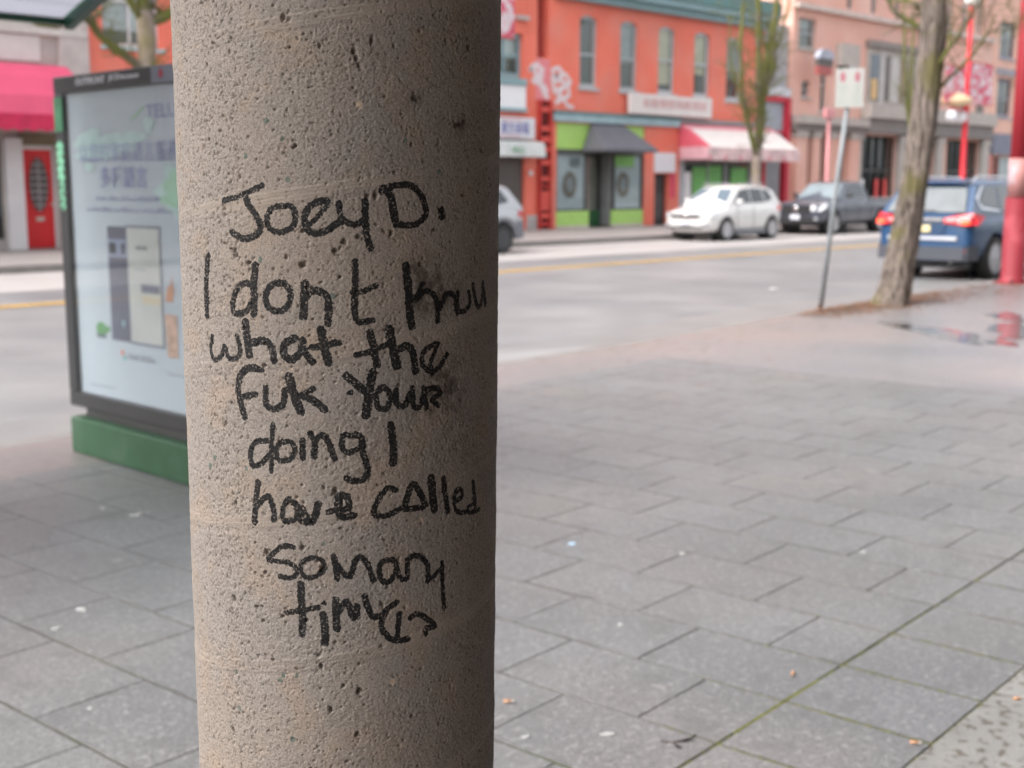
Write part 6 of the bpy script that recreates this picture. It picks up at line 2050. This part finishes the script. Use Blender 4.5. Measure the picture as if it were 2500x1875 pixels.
# ------------------------------------------------------------------ small litter on the pavement
def scrap(x, y, s, label, m, name="paper_scrap", cat="litter", seed=0, el=1.0, rot=0.0, h=.004):
    r_ = random.Random(seed)
    k = 9
    c, sn_ = math.cos(rot), math.sin(rot)
    ring, top = [], []
    for j in range(k):
        a = 2 * math.pi * j / k
        rr_ = s * r_.uniform(.65, 1.15)
        u, v = rr_ * math.cos(a) * el, rr_ * math.sin(a)
        ring.append((x + u * c - v * sn_, y + u * sn_ + v * c, .0015))
        top.append((x + .8 * (u * c - v * sn_), y + .8 * (u * sn_ + v * c), .0015 + h * r_.uniform(.5, 1.2)))
    o = MB().loft([ring, top]).build(name, m)
    return tag(o, label, cat)


paperw = mat("paper_white", (.36, .36, .35), .7, .05)
gumw = mat("gum_grey", (.34, .335, .33), .6, .1, 20)
buttm = mat("filter_orange", (.52, .28, .15), .7, .1)
def butt(x, y, rot, label):
    t = thing("cigarette_butt", label, "litter", None, (x, y, .009))
    t.rotation_euler = (0, 0, rot)
    MB().tube([(-.018, 0, 0), (.006, 0, 0)], .0045, 10).build("filter", buttm, t, smooth=True)
    MB().tube([(.0061, 0, 0), (.014, .0005, 0)], [.0044, .0038], 10).build("paper_end", mat("butt_paper", (.55, .5, .45), .8), t, smooth=True)
butt(2.64, 2.56, -.7, "orange cigarette butt lying right of the column foot")
butt(3.74, 1.45, -.6, "cigarette butt on the pale granite border at lower right")
butt(3.23, 1.53, -1.0, "cigarette butt on the joint beside the pale border")
butt(3.44, 2.06, .4, "small cigarette butt near the mossy joint")
scrap(2.68, 2.20, .013, "curled white paper strip on a slab right of the column", paperw, seed=1, el=2.2, rot=R(-50))
scrap(2.50, 2.36, .011, "white bird dropping spot on the slab nearest the column", paperw, seed=2, el=1.3)
scrap(2.15, 4.31, .02, "white paper crumb on the slabs left of the column", paperw, seed=3, el=1.6, rot=R(80))
scrap(1.99, 4.18, .018, "round pale gum spot left of the column", gumw, seed=4)
scrap(3.0, 5.39, .024, "white paper scrap in front of the green panel base", paperw, seed=5, el=1.5)
scrap(3.42, 2.76, .013, "small white crumb in the middle of the slabs", paperw, seed=6)
scrap(4.29, 3.13, .018, "white speck two slabs beyond the broken joint", paperw, seed=7, el=1.4)
scrap(4.85, 2.58, .018, "pale speck near the right edge of the slabs", paperw, seed=8)
scrap(4.08, 3.57, .016, "pale blue scrap on the slabs", mat("scrap_blue", (.35, .5, .62), .6), seed=9, el=1.7)
scrap(2.95, 5.62, .02, "small white scrap close to the advertising panel base", paperw, seed=10)
scrap(1.35, 5.85, .035, "thin pale wrapper at the left edge of the slabs", paperw, seed=11, el=2.4, rot=R(30))
scrap(18.0, 11.4, .10, "white paper lying on the road near the blue SUV", paperw, seed=12, h=.02)
bpy.data.objects["paper_scrap.011" if "paper_scrap.011" in bpy.data.objects else "paper_scrap"].location.z = 0
for o in bpy.data.objects:
    if o.get("label") == "white paper lying on the road near the blue SUV":
        o.location.z = -.15
rr = random.Random(44)
gm = MB()
for _ in range(40):
    a, b = rr.uniform(-1.5, 10), rr.uniform(.2, 5.2)
    p = gp(a, b)
    s = rr.uniform(.005, .012)
    k = 7
    o0 = len(gm.v)
    for z_, f_ in ((.0006, 1), (.002, .7)):
        for j in range(k):
            an_ = 2 * math.pi * j / k
            gm.v.append((p[0] + s * f_ * rr.uniform(.8, 1.2) * math.cos(an_), p[1] + s * f_ * rr.uniform(.8, 1.2) * math.sin(an_), z_))
    gm.f += [(o0 + j, o0 + (j + 1) % k, o0 + k + (j + 1) % k, o0 + k + j) for j in range(k)] + [tuple(o0 + k + j for j in range(k))]
tag(gm.build("gum_spots", gumw), kind='stuff', label="pale trodden gum spots and grit scattered over the slabs")
# twig by the mossy joint
tw = MB()
grow(tw, Vector((2.74, 2.06, .006)), Vector((.5, -.7, 0)), .10, .002, 1, random.Random(3), .5, 0, (3, 4))
for i, v in enumerate(tw.v):
    tw.v[i] = (v[0], v[1], min(max(v[2], .002), .018))
tag(tw.build("fallen_twig", mat("twig_dark", (.07, .04, .035), .8)), "small dark broken twig lying across the mossy joint", "twig")
